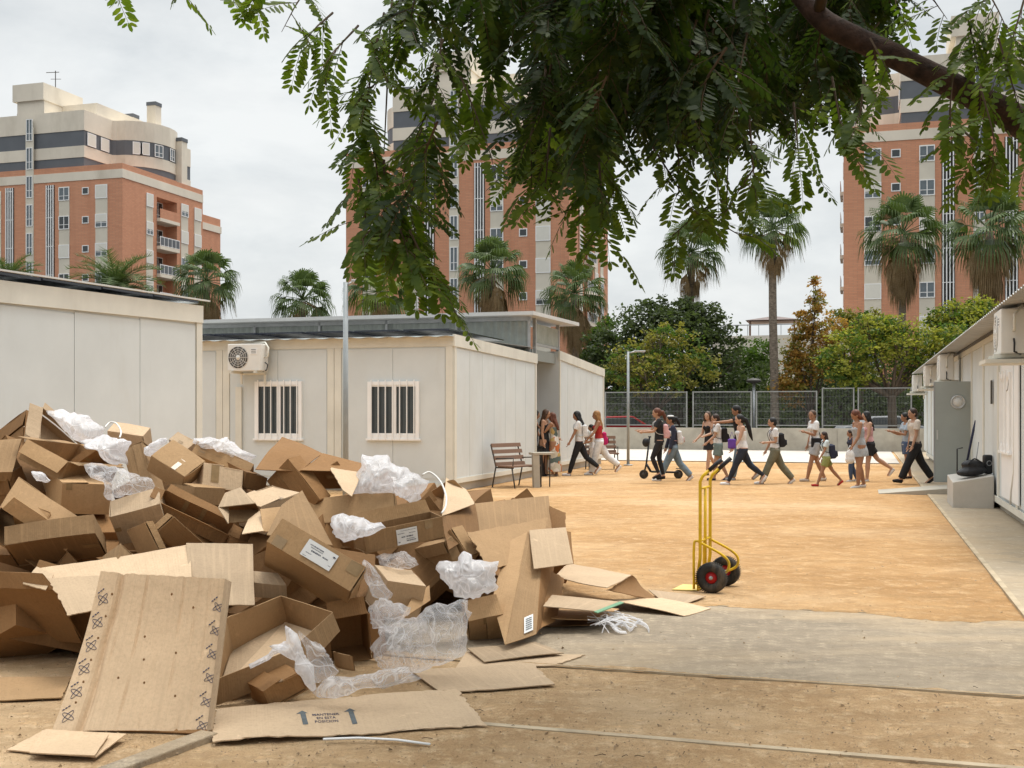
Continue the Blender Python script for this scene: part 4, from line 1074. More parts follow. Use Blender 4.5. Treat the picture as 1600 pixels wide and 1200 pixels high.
    if tape:
        for (fn,u0,u1,v0,v1) in tape:
            q,u,w=F3[fn]; n=u.cross(w).normalized(); third={'a':a,'b':b,'c':c}[[x for x in 'abc' if x not in fn[:2]][0]]
            if n.dot(third)>0: n=-n
            f=MB(); 
            pts=lambda x,y: q+u*x+w*y+n*.0055
            f.patch(pts(u0,v0),pts(u1,v0),pts(u1,v1),pts(u0,v1),6,6,amp,2.6); f.build('tape','tape',r)
    if lab:
        fn,u0,u1,v0,v1=lab; q,u,w=F3[fn]; n=u.cross(w).normalized(); third={'a':a,'b':b,'c':c}[[x for x in 'abc' if x not in fn[:2]][0]]
        if n.dot(third)>0: n=-n
        pt=lambda x,y,k=.011: q+u*(u0+(u1-u0)*x)+w*(v0+(v1-v0)*y)+n*k
        f=MB(); f.patch(pt(0,0),pt(1,0),pt(1,1),pt(0,1),6,6,amp,2.6); lb=f.build('shipping_label','paper',r)
        g=MB(); rr2=random.Random(sd)
        rows=[(.27,.95,.10,.035,0),(.05,.38,.26,.05,0),(.6,.9,.30,.05,0),(.22,.40,.5,.09,1),(.46,.78,.5,.09,1),(.45,.85,.66,.045,0),(.45,.9,.78,.07,0),(.05,.14,.80,.10,1),(.22,.25,.08,.07,1)]
        for (x0,x1,y,h,bold) in rows:
            x=x0
            while x<x1:
                wd=rr2.uniform(.012,.03)*(1.5 if bold else 1); hh=h*rr2.uniform(.7,1)
                g.add([pt(x,y-hh/2,.018),pt(min(x+wd,x1),y-hh/2,.018),pt(min(x+wd,x1),y+hh/2,.018),pt(x,y+hh/2,.018)],[(0,1,2,3)]); x+=wd+rr2.uniform(.008,.014)
        g.build('label_print','ink',lb)
    return r,F3
def panel(label,q4,mt='cardboard',amp=.02,edge=None,name='cardboard_sheet',n=12,parent=None,lip=None,solid=.006,seed=None,freq=2.2,grp='flattened cardboard sheets around the heap'):
    # q4: four (px,py,dY) relative to the heap surface or (px,py,z,'g') at a height
    pts=[]
    for q in q4:
        pts.append((P(q[0],q[1],q[2]) if q[3]=='y' else G(q[0],q[1],q[2])) if len(q)==4 else P(q[0],q[1],DP(q[0],q[1])+q[2]))
    bi[0]+=1; sd=bi[0] if seed is None else seed
    m=MB().patch(*pts,n,n,amp,freq,edge,lip,sd)
    if parent: return m.build(name,mt,parent,solid=solid),m,n
    o=m.build(name,mt,None,solid=solid,loc=sum(pts,Vector())/4); tag(o,label,'cardboard sheet',grp); return o,m,n
def surf(mn,u,v,off=.005):   # point on a patch
    o,m,n=mn; x=min(max(u,0),.9999)*n; y=min(max(v,0),.9999)*n; i,j=int(x),int(y); fx,fy=x-i,y-j
    g=lambda i,j: m.v[j*(n+1)+i]
    p=g(i,j)*(1-fx)*(1-fy)+g(i+1,j)*fx*(1-fy)+g(i+1,j+1)*fx*fy+g(i,j+1)*(1-fx)*fy
    nn=(g(i+1,j)-g(i,j)).cross(g(i,j+1)-g(i,j)).normalized()
    if nn.y>0 and abs(nn.y)>abs(nn.z): nn=-nn
    elif nn.z<0 and abs(nn.z)>=abs(nn.y): nn=-nn
    return p+nn*off
B=carton
# --- far left
B('open box at the far left top of the heap, its dark underside showing',(42,641),(-60,705),(40,690),(60,650),'',.1,'cardboard_dark')  # dark card stands in for the shaded underside
B('box on its corner at the heap top with pale end and dark open side',(67,637),(42,646),(128,697),(66,690),'bc',0,'cardboard_pale')
B('long open tray box tilted on the left, directly below the corner-standing box',(108,722),(38,686),(170,730),(94,753),'ab',-.05,'cardboard')
B('wide brown box under the tilted tray box on the left',(98,755),(28,720),(172,757),(94,803),'',.12,tape=[('bc',.08,.2,-.0,.2)])
B('small dark box at the left edge below the heap top',(30,700),(-50,703),(27,750),(38,686),'',.12,'cardboard')
B('dark box at the left edge, partly under the long tray',(12,742),(-40,755),(22,800),(28,728),'',.2,'cardboard_dark')
B('open box on the left holding a smaller taped box inside it',(3,786),(32,744),(98,852),(-12,832),'ab',.05,'cardboard')
B('small box with a strip of clear tape lying inside the open box on the left',(65,824),(76,801),(20,806),(62,845),'',.06,'cardboard',tape=[('ab',.0,.3,.35,.55)])
B('long pale-topped box with dark front at the left edge, above the hollow',(148,833),(5,852),(157,871),(145,805),'',-.1,'cardboard',flaps=())
B('narrow box standing upright between two plastic bags',(222,690),(190,700),(248,768),(238,705),'',.05,'cardboard')
B('pale box lid behind the upright narrow box',(223,681),(166,673),(225,720),(232,668),'',.4,'cardboard_pale')
B('taped box lying on its side at the heap top, right of the gap',(288,745),(235,712),(316,722),(279,768),'',0,'cardboard',tape=[('ab',.30,.42,.0,.5)])
B('small pale box wedged at the heap top behind the taped one',(293,702),(262,687),(306,690),(294,716),'',.25,'cardboard_pale',tape=[('ab',.4,.6,0,.4)])
B('long brown box sloping down to the right along the heap top',(299,708),(308,690),(388,744),(296,730),'',.1,'cardboard',tape=[('ab',.3,.7,.1,.2)])
B('two-toned taped box in the middle of the heap, corner towards the viewer',(318,724),(278,755),(378,736),(317,757),'',-.02,'cardboard_pale',tape=[('bc',.2,.4,.0,.8)])
B('box with dark front directly under the two-toned taped box',(305,761),(262,757),(348,765),(303,787),'',.05,'cardboard')
B('flat-topped box beside the dark hollow, long pale rim on top',(173,807),(250,787),(186,852),(169,784),'',.08,'cardboard_pale')
B('long open carton sloping down to the right in the middle of the heap, brown inside',(250,785),(358,838),(256,767),(228,820),'ab',-.02,'cardboard_dark',tape=[('ac1',.3,.36,.0,1.0),('ac1',.55,.61,0,1)])
B('square plain brown box face left of the folded flap in the middle',(227,815),(192,832),(248,857),(238,816),'',-.15,'cardboard')
B('plain brown box with a raised corner below the long open carton',(262,802),(235,827),(302,847),(273,804),'',-.18,'cardboard')
B('small brown corner of a box above the pale sheets',(190,850),(160,870),(207,866),(189,874),'',-.1,'cardboard')
B('box standing dark against the cabin, left of the tent-shaped one',(386,738),(352,722),(415,748),(384,762),'',.2,'cardboard_dark')
B('small shadowed box tucked between plastic bags at the left',(152,702),(118,726),(180,724),(142,696),'',.2,'cardboard_dark')
# --- centre
t0,_,_=panel('large dark brown folded sheet draped over the heap top in front of the cabin',[(398,735,.25),(470,734,.1),(505,709,.15),(440,681,.35)],'cardboard_dark',.03,n=10)
panel('',[(470,734,.1),(571,737,.1),(574,726,.15),(505,709,.15)],'cardboard_dark',.02,name='flap',parent=t0,n=8)
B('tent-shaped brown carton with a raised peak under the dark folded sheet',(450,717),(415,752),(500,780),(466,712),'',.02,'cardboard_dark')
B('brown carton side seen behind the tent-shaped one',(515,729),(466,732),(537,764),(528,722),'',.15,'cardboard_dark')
panel('torn pale sheet between the brown carton side and the big plastic bag',[(535,764,-.02),(550,775,-.05),(566,736,.05),(514,728,.05)],'cardboard_pale',.02,edge=[.02,.02,.02,.12],n=12)
B('pale carton with creased lid to the right of the round-mouthed one',(408,792),(362,780),(466,772),(412,835),'',.12,'cardboard_pale')
m_,_,_=panel('crumpled carton with a gaping mouth facing the viewer, left of the big labelled box',[(341,793,-.06),(398,786,-.1),(376,762,.0),(352,770,.0)],'cardboard_pale',.012,n=8)
panel('',[(357,797,.22),(405,797,.22),(398,786,-.08),(360,783,-.02)],'cardboard_dark',.006,parent=m_,name='flap',n=6)
panel('',[(357,817,.15),(392,815,.2),(405,797,.22),(357,797,.1)],'cardboard',.006,parent=m_,name='flap',n=6)
panel('',[(378,835,-.16),(412,830,-.14),(406,798,.05),(388,812,.1)],'cardboard_pale',.006,parent=m_,name='flap',n=6)
panel('',[(341,793,-.06),(357,818,-.02),(358,797,.05),(352,770,.0)],'cardboard_pale',.006,parent=m_,name='flap',n=6)
panel('',[(412,830,-.14),(438,832,.05),(441,792,.02),(406,796,-.1)],'cardboard',.006,parent=m_,name='flap',n=6)
B('long straight box lying across the middle, in front of the big plastic bag',(618,775),(480,788),(622,812),(614,767),'',.05,'cardboard')
B('big tilted box with a white shipping label, in the centre of the heap',(547,925),(416,847),(570,889),(533,963),'',-.42,'cardboard',lab=('ab',.29,.64,.20,.86),tape=[('ab',.02,.16,.55,1.0),('ab',.82,.95,.0,.4)])
panel('wide brown flap folded back above the big tilted labelled box',[(416,836,-.26),(520,852,-.30),(472,767,-.18),(440,790,-.18)],'cardboard',.012,n=10,grp=GP)
B('shallow open box with a white label on its long side, plastic spilling from it',(567,833),(690,809),(572,866),(549,826),'ac',-.28,'cardboard',lab=('ab',.39,.65,.18,.92),flaps=(('ac',2,.10,70),),tape=[('ab',.76,.86,0,.45)])
B('narrow pale carton panel leaning right of the shallow labelled box',(704,826),(691,843),(732,868),(721,822),'',-.05,'cardboard')
B('brown box corner under the shallow labelled box',(692,846),(640,862),(708,880),(704,838),'',.02,'cardboard')
B('brown crumpled carton right of the big plastic bag',(700,752),(655,778),(742,798),(716,748),'',.25,'cardboard')
B('small fluted carton scrap beside the big plastic bag',(642,786),(622,800),(660,806),(652,780),'',.1,'cardboard_pale')
panel('torn upright flap at the right crest of the heap',[(690,806,.1),(742,788,.15),(728,765,.3),(697,745,.3)],'cardboard_pale',.015,edge=[0,.08,.05,0],n=10)
B('pale box lying below the shallow labelled box beside a dark gap',(643,891),(586,880),(630,945),(667,913),'',-.12,'cardboard_pale')
panel('thin carton flap propped right of the pale box beside the dark gap',[(626,968,-.1),(672,938,-.05),(671,914,-.02),(643,935,-.05)],'cardboard',.008,n=6)
fb_,_,_=panel('open box with pale inside in front of the heap, twisted film hanging over its rim',[(337,1103,6.28,'y'),(470,1053,6.5,'y'),(456,1013,6.48,'y'),(336,1062,6.25,'y')],'cardboard',.012,name='cardboard_box',n=10,grp=GP)
fb_['category']='cardboard box'
panel('',[(352,1095,6.8,'y'),(364,1016,6.85,'y'),(352,966,6.75,'y'),(336,1062,6.25,'y')],'cardboard',.008,name='side_wall',parent=fb_,n=8)
panel('',[(362,1018,6.85,'y'),(449,975,7.2,'y'),(440,931,7.1,'y'),(352,966,6.75,'y')],'cardboard',.012,name='back_wall',parent=fb_,edge=[0,0,.05,0],n=10)
panel('',[(449,975,7.2,'y'),(506,994,6.95,'y'),(519,957,6.85,'y'),(440,931,7.1,'y')],'cardboard',.010,name='back_wall',parent=fb_,n=8)
panel('',[(470,1053,6.5,'y'),(530,986,6.88,'y'),(519,957,6.85,'y'),(456,1013,6.48,'y')],'cardboard',.008,name='side_wall',parent=fb_,n=8)
panel('',[(340,1085,6.35,'y'),(466,1040,6.55,'y'),(506,994,6.95,'y'),(445,973,7.18,'y')],'cardboard_pale',.008,name='bottom',parent=fb_,n=8)
panel('',[(340,1085,6.35,'y'),(445,973,7.18,'y'),(404,995,7.0,'y'),(362,1018,6.85,'y')],'cardboard_pale',.004,name='bottom',parent=fb_,n=6)
panel('',[(337,1103,6.28,'y'),(470,1053,6.5,'y'),(506,1004,6.97,'y'),(366,1034,6.87,'y')],'cardboard_dark',.004,name='bottom',parent=fb_,n=6) if False else None
B('small folded box under the open front box',(412,1080),(378,1070),(468,1052),(425,1106),'',-.2,'cardboard_dark')
B('dark open box gaping behind the film, right of the open front box',(575,958),(512,968),(581,1052),(560,940),'ab',-.08,'cardboard_dark')
B('small loose carton scrap inside the dark open box',(548,1024),(518,1022),(552,1046),(556,1026),'',-.12,'cardboard')
B('pale rounded box left of the big tilted labelled box, near the large leaning sheet',(447,915),(398,908),(452,938),(432,898),'',-.02,'cardboard_pale')
# --- right end : big torn carton
rt,_,_=panel('big torn carton at the right end of the heap, walls ripped open towards the court',[(745,828,.30),(862,828,.45),(857,775,.55),(741,787,.42)],'cardboard',.012,n=10,name='cardboard_box')
rt['category']='cardboard box'; rt['group']=GP
panel('',[(700,860,-.05),(748,830,.30),(741,787,.42),(688,808,.05)],'cardboard_dark',.012,name='side_wall',parent=rt,edge=[0,0,.03,0])
panel('',[(765,890,-.20),(838,872,-.1),(858,808,-.02),(728,832,-.12)],'cardboard',.014,name='front_wall',parent=rt,edge=[.05,.03,.10,.06],n=18)
panel('',[(862,828,.45),(884,838,.1),(884,801,.1),(858,790,.45)],'cardboard_dark',.01,name='flap',parent=rt,edge=[.05,.12,.05,0])
ft_,_,_=panel('tall upright carton with folded-over top flap and a small white label, at the right end',[(789,1008,-.42),(837,991,-.40),(846,880,-.28),(824,830,-.25)],'cardboard',.012,n=12,name='cardboard_box')
ft_['category']='cardboard box'; ft_['group']=GP
panel('',[(834,889,-.47),(895,881,-.40),(884,824,-.28),(827,829,-.30)],'cardboard_pale',.006,name='top_flap',parent=ft_,n=6)
panel('',[(768,935,-.1),(789,1008,-.42),(825,831,-.25),(795,846,-.08)],'cardboard',.010,name='side_wall',parent=ft_,edge=[0,0,0,.08],n=12)
panel('',[(837,991,-.40),(852,965,.1),(866,880,.2),(846,880,-.28)],'cardboard_dark',.006,name='side_wall',parent=ft_,edge=[0,.1,.06,0],n=12)
lb_,mm,nn=panel('',[(819,990,-.43),(833,984,-.428),(833,959,-.41),(819,965,-.41)],'paper',0,name='shipping_label',parent=ft_,n=3,solid=0)
ink=MB()
for k in range(6):
    y=.14+.13*k; ink.add([surf((lb_,mm,nn),.15,y,.004),surf((lb_,mm,nn),.85,y,.004),surf((lb_,mm,nn),.8,y+.05,.004),surf((lb_,mm,nn),.15,y+.05,.004)],[(0,1,2,3)])
ink.build('label_print','ink_soft',lb_)
B('small crushed box at the foot of the tall upright carton',(785,960),(732,972),(787,1008),(774,930),'',-.30,'cardboard',amp=.02)
panel('dark torn flap behind the tall upright carton, beside the stacked sheets',[(840,985,-.2),(868,972,-.1),(882,905,.15),(850,885,.1)],'cardboard_dark',.02,edge=[.05,.08,.1,0])
# --- right flats
GR='flattened cardboard sheets around the heap'
def glf(label,q,mt='cardboard_pale',amp=.012,edge=(.02,.02,.02,.02),lip=None,n=16,**k): return panel(label,[tuple(x)+('g',) for x in q],mt,amp,list(edge),n=n,lip=lip,**k)
s1_,_,_=glf('large sheet buckled into a ridge at the right end of the heap, torn dark underside',[(866,902,.26),(948,920,.22),(988,898,.24),(888,878,.24)],'cardboard_pale',.02)
glf('',[(948,922,.20),(1030,940,.02),(1004,915,.06),(988,898,.24)],'cardboard_dark',.02,(.10,.05,.03,.06),name='flap',parent=s1_)
glf('flat sheet end pointing at the yellow hand truck',[(1030,936,.02),(1072,943,.012),(1104,932,.014),(1012,921,.05)],'cardboard_pale',.006)
glf('long flat sheet lying over the edge of the concrete path',[(955,936,.10),(1070,963,.012),(1112,950,.014),(1032,934,.06)],'cardboard_pale',.008)
gs_=glf('top sheet of the stack with a green edge at the right end of the heap',[(848,948,.20),(930,956,.16),(972,940,.15),(862,930,.22)],'cardboard_pale',.01)
mat('green_tape',(.14,.30,.17),.5)
panel('',[(928,956,.166,'g'),(934,958,.166,'g'),(975,942,.158,'g'),(969,940,.158,'g')],'green_tape',.0,name='edge_tape',parent=gs_[0],n=4)
glf('lower sheet in the stack beside the right end of the heap, mostly in shadow',[(850,966,.10),(925,968,.08),(968,952,.08),(870,940,.12)],'cardboard',.012)
glf('lowest sheet of the stack, lying on the concrete path',[(846,978,.02),(920,978,.02),(960,962,.02),(880,950,.02)],'cardboard_dark',.01)
glf('upper of two overlapping sheets in front of the tall upright carton',[(757,1034,.03),(882,1021,.03),(836,1003,.04),(730,1012,.05)],'cardboard_pale',.012,(.02,.06,.02,.0))
glf('lower of two overlapping sheets in front of the tall upright carton',[(712,1044,.012),(868,1040,.012),(916,1023,.016),(730,1018,.02)],'cardboard_pale',.006,(.03,.08,.02,.0))
glf('plain flat sheet on the ground right of the printed one',[(690,1083,.016),(868,1069,.016),(832,1037,.02),(640,1046,.02)],'cardboard_pale',.008,(.03,.03,.02,.0))
pr=glf('long torn flat sheet printed with two grey arrows, on the ground in front',[(330,1160,.02),(762,1134,.02),(716,1074,.03),(335,1108,.03)],'cardboard_pale',.012,(.10,.03,.08,.02),n=30,seed=3)
# its printing
def uvof(px,py): # inverse bilinear of the printed sheet quad
    q=[Vector(a) for a in ((330,1160),(762,1134),(716,1074),(335,1108))]; u=v=.5
    for _ in range(30):
        p=(q[0]*(1-u)+q[1]*u)*(1-v)+(q[3]*(1-u)+q[2]*u)*v; du=(q[1]-q[0])*(1-v)+(q[2]-q[3])*v; dv=(q[3]-q[0])*(1-u)+(q[2]-q[1])*u
        e=Vector((px,py))-p; det=du.x*dv.y-du.y*dv.x; u+=(e.x*dv.y-e.y*dv.x)/det; v+=(du.x*e.y-du.y*e.x)/det
    return u,v
pm=MB()
for (tx,ty,bx,by) in ((467,1115,473,1136),(541,1110,550,1133)):
    w=5.5; dxx,dyy=(bx-tx),(by-ty)
    shaft=[(tx-4+dxx*.2,ty+dyy*.22),(tx+4+dxx*.2,ty+dyy*.2),(bx+4,by-1),(bx-4,by)]
    for a0 in (0,):
        n4=8
        for k in range(n4):
            f0,f1=k/n4,(k+1)/n4
            L0=Vector(shaft[0]).lerp(Vector(shaft[3]),f0);L1=Vector(shaft[0]).lerp(Vector(shaft[3]),f1);R0=Vector(shaft[1]).lerp(Vector(shaft[2]),f0);R1=Vector(shaft[1]).lerp(Vector(shaft[2]),f1)
            pm.add([surf(pr,*uvof(*q),.0045) for q in (L0,R0,R1,L1)],[(0,1,2,3)])
    hd=[(tx,ty),(tx-9,ty+5.5),(tx+9,ty+4)]; pm.add([surf(pr,*uvof(*q),.0047) for q in hd],[(0,1,2)])
pm.build('arrow_print','ink_soft',pr[0])
def text_mesh(txt,bold=.0):
    cu=bpy.data.curves.new('txt','FONT'); cu.body=txt; cu.size=1; cu.align_x='CENTER'; cu.offset=bold; cu.resolution_u=2
    ob=bpy.data.objects.new('txt',cu); C.objects.link(ob); dg=bpy.context.evaluated_depsgraph_get(); dg.update()
    me=bpy.data.meshes.new_from_object(ob.evaluated_get(dg)); bpy.data.objects.remove(ob); vs=[v.co.copy() for v in me.vertices]; fs=[tuple(p.vertices) for p in me.polygons]; bpy.data.meshes.remove(me); return vs,fs
tm=MB()
for k,t in enumerate(('MANTENER','EN ESTA','POSICION')):
    vs,fs=text_mesh(t,.012); cx,cy=505,1121.5+4.9*k; out=[]
    for p in vs: x=p.x*6.3*(1.28 if k!=1 else 1.25); y=p.y*6.0; out.append(surf(pr,*uvof(cx+x+y*-.22+(k-1)*1.0,cy-y*.72-x*.075),.0045))
    tm.add(out,fs)
tm.build('lettering','ink',pr[0])
# leaning big sheet
ls=panel('large leaning stack of flat sheets printed with blue atom marks down both sides',[(82,1141,.012,'g'),(324,1143,.012,'g'),(352,904,.72,'g'),(158,893,.74,'g')],'cardboard_pale',.012,[.0,.0,.01,.0],n=64,seed=9,lip=lambda u,v: -.035*math.sin(math.pi*v)-.030*math.exp(-((u-.17-.01*math.sin(v*9))/.025)**2)-sum(a_*math.exp(-((u-c_-.012*math.sin(v*4+c_*20))/.006)**2) for c_,a_ in ((.23,.006),(.40,.009),(.56,.004),(.70,.007),(.80,.006),(.88,.004))))
panel('',[(324,1143,.012,'g'),(332,1140,.03,'g'),(361,909,.71,'g'),(352,904,.72,'g')],'cardboard_pale',.004,name='folded_edge',parent=ls[0],n=10)
panel('',[(150,1141,.006,'g'),(326,1147,.006,'g'),(340,1060,.2,'g'),(180,1060,.2,'g')],'cardboard_dark',.006,name='under_sheet',parent=ls[0],n=8)
am=MB()
def atom(u,v,sc,rot):
    for t in (rot+.75,rot-.75):
        ring=[]
        for k in range(21):
            a=2*math.pi*k/20; x=math.cos(a)*.036*sc; y=math.sin(a)*.011*sc; X=x*math.cos(t)-y*math.sin(t); Yy=x*math.sin(t)+y*math.cos(t)
            ring.append(surf(ls,u+X/.78,v+Yy/.85,.0045))
        am.tube(ring,.0014,4,False)
    for k in range(3):   # the small word beside each mark
        uu=u-.050+.015*k; vv=v+.035+.012*k
        am.tube([surf(ls,uu,vv,.0045),surf(ls,uu+.011,vv+.008,.0045)],.0030,4,False)
for k in range(6): atom(.070,.885-.148*k-.06,1.0,.3); 
am.build('atom_print','ink_blue',ls[0]); am=MB()
for k in range(6): atom(.965,.81-.155*k,.85,-.2)
am.build('atom_print','ink_blue',ls[0])
hm=MB()
for (u_,v_) in ((.13,.86),(.12,.72),(.105,.58),(.10,.44),(.095,.30),(.09,.17),(.45,.60),(.48,.45),(.52,.30),(.75,.22),(.60,.88),(.78,.80),(.33,.33),(.70,.5)):
    q0=surf(ls,u_,v_,.0035); hm.ell(q0,(.006,.003,.009),None,6,4)
hm.build('dents','cardboard_dark',ls[0])
# pale sheets behind
bk=panel('long pale sheet lying over the boxes behind the leaning stack',[(100,948,-.25),(300,905,-.28),(296,850,-.05),(60,890,-.05)],'cardboard_pale',.015,[.02,0,.01,.04],n=18)
panel('pale square sheet with a strip of tape, right of the long pale sheet',[(299,946,-.33),(398,946,-.30),(395,851,-.06),(291,849,-.08)],'cardboard_pale',.010,[.01,0,.01,0],n=12)
panel('crumpled corner of folded sheets beside the dark hollow at the left',[(104,962,-.42),(172,946,-.42),(160,898,-.33),(74,905,-.28)],'cardboard_pale',.022,[.05,.02,.06,.08],n=16)
panel('folded pointed end of the long pale sheet at the left',[(34,912,-.3),(70,920,-.36),(84,898,-.2),(58,886,-.1)],'cardboard_pale',.02,[.05,0,.05,.05],n=8)
# left large box over the dark hollow
B('huge dark-fronted box at the left edge above a black hollow',(86,922),(-90,918),(118,1009),(50,889),'',-.28,'cardboard_dark')
glf('flat sheet under the dark hollow at the left edge',[(-60,1097,.012),(97,1091,.012),(112,1058,.02),(-60,1060,.02)],'cardboard',.008)
# folded small sheet bottom left
fs_=glf('small folded scrap of sheet at the bottom left corner',[(150,1184,.02),(198,1148,.03),(72,1141,.04),(10,1172,.012)],'cardboard_pale',.012,(.02,.02,.02,.02),n=10)
glf('',[(46,1176,.035),(148,1180,.035),(170,1149,.05),(66,1142,.05)],'cardboard_pale',.008,(.01,.01,.01,.01),name='folded_layer',parent=fs_[0],n=8)
# strip of white foam, foil litter
tag(MB().tube([G(505,1155,.02),G(560,1153,.025),G(620,1156,.02),G(672,1163,.012)],.011,6,sy=.5).build('foam_strip','paper'),'thin white strip lying along the torn edge of the printed sheet','foam strip')
# filler boxes in dark card, added so the gaps look dark
rr=random.Random(77); GI='dark filler boxes added inside and behind the heap'
def filler(px,py,dy,sc,label='added dark brown filler box behind the gaps of the heap'):
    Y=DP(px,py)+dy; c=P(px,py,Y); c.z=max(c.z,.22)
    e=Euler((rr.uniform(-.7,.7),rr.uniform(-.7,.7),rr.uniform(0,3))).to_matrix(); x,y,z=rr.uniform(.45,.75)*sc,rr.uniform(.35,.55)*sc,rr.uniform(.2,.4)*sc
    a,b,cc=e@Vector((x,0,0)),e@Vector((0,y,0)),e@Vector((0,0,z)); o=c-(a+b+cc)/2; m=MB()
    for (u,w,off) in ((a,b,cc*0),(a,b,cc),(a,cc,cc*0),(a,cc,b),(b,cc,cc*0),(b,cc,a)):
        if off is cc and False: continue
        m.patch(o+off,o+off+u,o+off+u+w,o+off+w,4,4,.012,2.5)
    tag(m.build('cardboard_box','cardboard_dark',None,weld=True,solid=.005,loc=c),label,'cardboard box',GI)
for i in range(46):
    px=rr.uniform(-20,850); top=690+ (0 if px<300 else 40*min(1,(px-300)/300))+(50 if px>700 else 0); py=rr.uniform(top+70,1000 if px<620 else 930)
    filler(px,py,rr.uniform(.95,1.35),1.0)
for (a_,b_) in ((-40,1040),(30,1050),(100,1040),(160,1010),(60,1020)): filler(a_,b_,.95,.9)  # extra filler added to darken the hollow at the left
for i in range(46):   # unseen rear boxes added to stop light entering the heap from behind
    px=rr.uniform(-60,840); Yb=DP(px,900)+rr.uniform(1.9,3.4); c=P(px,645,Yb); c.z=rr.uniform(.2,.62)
    pyy=HZ-(c.z-CH)*F/Yb; filler(px,pyy,Yb-DP(px,pyy),1.15,'unseen brown box added behind the heap to keep light out')
# ------------------------------------------------------------------ plastic film
def film(label,blob,Yo,mt='clear_plastic',seed=1,amp=.35,flat=1.0,name='plastic_bag',cat='plastic film',dep=.16,freq=5,grp='clear plastic packing film caught in the heap'):
    # blob polygon in px -> closed crumpled volume: centre line sections
    cx=sum(p[0] for p in blob)/len(blob); cy=sum(p[1] for p in blob)/len(blob); Y=DP(cx,cy)+Yo; s=Y/F
    ctr=P(cx,cy,Y); NA,NR=56,18; vs=[]; fs=[]
    # boundary radius by angle
    def rad_at(a):
        d=Vector((math.cos(a),math.sin(a))); best=0
        for i in range(len(blob)):
            p=Vector(blob[i])-Vector((cx,cy)); q=Vector(blob[(i+1)%len(blob)])-Vector((cx,cy)); e=q-p; det=d.x*(-e.y)+d.y*e.x
            if abs(det)<1e-9: continue
            t=(p.x*(-e.y)+p.y*e.x)/det; u=(d.x*p.y-d.y*p.x)/det
            if t>0 and -.001<=u<=1.001: best=max(best,t)
        return best
    sd=Vector((seed*3.7,seed*1.3,0))
    for side in (0,1):
        for i in range(NR+1):
            f=i/NR
            for k in range(NA):
                a=2*math.pi*k/NA; r=rad_at(a)*f; x=math.cos(a)*r; y=math.sin(a)*r
                bul=math.sqrt(max(0,1-f**2.2))*dep*(1 if side==0 else -.5)
                p=ctr+Vector((x*s,-bul,-y*s)); 
                q=Vector((p.x*freq*1.5,p.y*freq*.6,p.z*freq*.8))+sd; q=q+noise.noise_vector(q*.7)*.5; rn=1-abs(noise.noise(q))*2.2; rn2=1-abs(noise.noise(q*2.1+Vector((5,5,5))))*2.2; rn3=1-abs(noise.noise(q*4.3))*2
                dd=(rn*.06+rn2*.035+rn3*.010)*amp/.35
                p+=Vector((noise.noise(q*1.7)*.03,-dd*(1-f**4) ,noise.noise(q*1.7+Vector((9,0,0)))*.03))
                if f>.7: p+=(p-ctr)*((f-.7)*.45*noise.noise(Vector((math.cos(a)*6,math.sin(a)*6,seed))))
                vs.append(p)
    for side in (0,1):
        b=side*(NR+1)*NA
        for i in range(NR):
            for k in range(NA):
                k2=(k+1)%NA; q=(b+i*NA+k,b+(i+1)*NA+k,b+(i+1)*NA+k2,b+i*NA+k2); fs.append(q if side==0 else q[::-1])
    o=MB().add(vs,fs,smooth=True).build(name,mt,None,loc=ctr)
    return tag(o,label,cat,grp)
film('white crumpled plastic draped over the top left of the heap',[(78,642),(100,640),(140,652),(166,672),(160,686),(128,692),(104,672)],-.02,'white_film',1)
film('clear plastic behind the shadowed box, left of the upright narrow box',[(128,692),(160,682),(208,688),(196,710),(198,726),(178,722),(150,696)],.05,'white_film',2)
film('rounded clear plastic bag bulging below the upright narrow box',[(130,727),(160,721),(200,735),(238,752),(245,768),(200,775),(172,782),(168,752)],-.12,'clear_plastic',3,.45)
film('white plastic showing above the long brown box at the heap crest',[(298,684),(355,683),(370,700),(400,712),(385,724),(340,706),(306,694)],.2,'white_film',4)
film('small wad of white film at the crest left of the taped box',[(228,700),(246,692),(262,678),(258,690),(240,716),(232,712)],.1,'white_film',5)
film('largest white plastic bag, piled in front of the cabin corner',[(566,714),(598,712),(630,730),(660,745),(672,752),(660,780),(648,790),(625,772),(545,772),(556,744)],-.0,'white_film',6,.5,dep=.22)
film('crumpled clear film spilling out of the shallow labelled box',[(517,812),(530,804),(560,806),(585,818),(606,822),(590,834),(560,838),(540,845),(524,835)],-.36,'white_film',7)
film('bright white plastic bundle hanging left of the tall upright carton',[(682,880),(712,876),(726,862),(742,876),(780,875),(770,900),(778,922),(745,935),(715,932),(690,905)],-.48,'white_film',8,.4)
film('big clear film bag sagging in the middle front of the heap',[(600,980),(630,968),(680,945),(733,935),(732,1000),(715,1030),(660,1045),(620,1052),(592,1040),(584,1010)],-.52,'clear_plastic',9,.5,dep=.2)
film('clear film bulge below the pale box beside the dark gap',[(576,945),(600,938),(630,944),(640,955),(618,985),(585,980)],-.40,'clear_plastic',10)
film('thin hanging tongue of film right of the big tilted labelled box',[(565,868),(580,880),(600,905),(615,932),(596,936),(580,925),(572,900)],-.5,'clear_plastic',11,.2,dep=.05)
film('clear film in the dark gap under the shallow labelled box',[(590,868),(620,862),(650,872),(655,884),(625,888),(596,880)],-.05,'clear_plastic',12)
film('film trailing along the ground between the open front box and the big clear bag',[(490,1078),(520,1058),(580,1050),(640,1042),(655,1062),(600,1072),(530,1088),(495,1090)],-.55,'clear_plastic',13,.3,dep=.07)
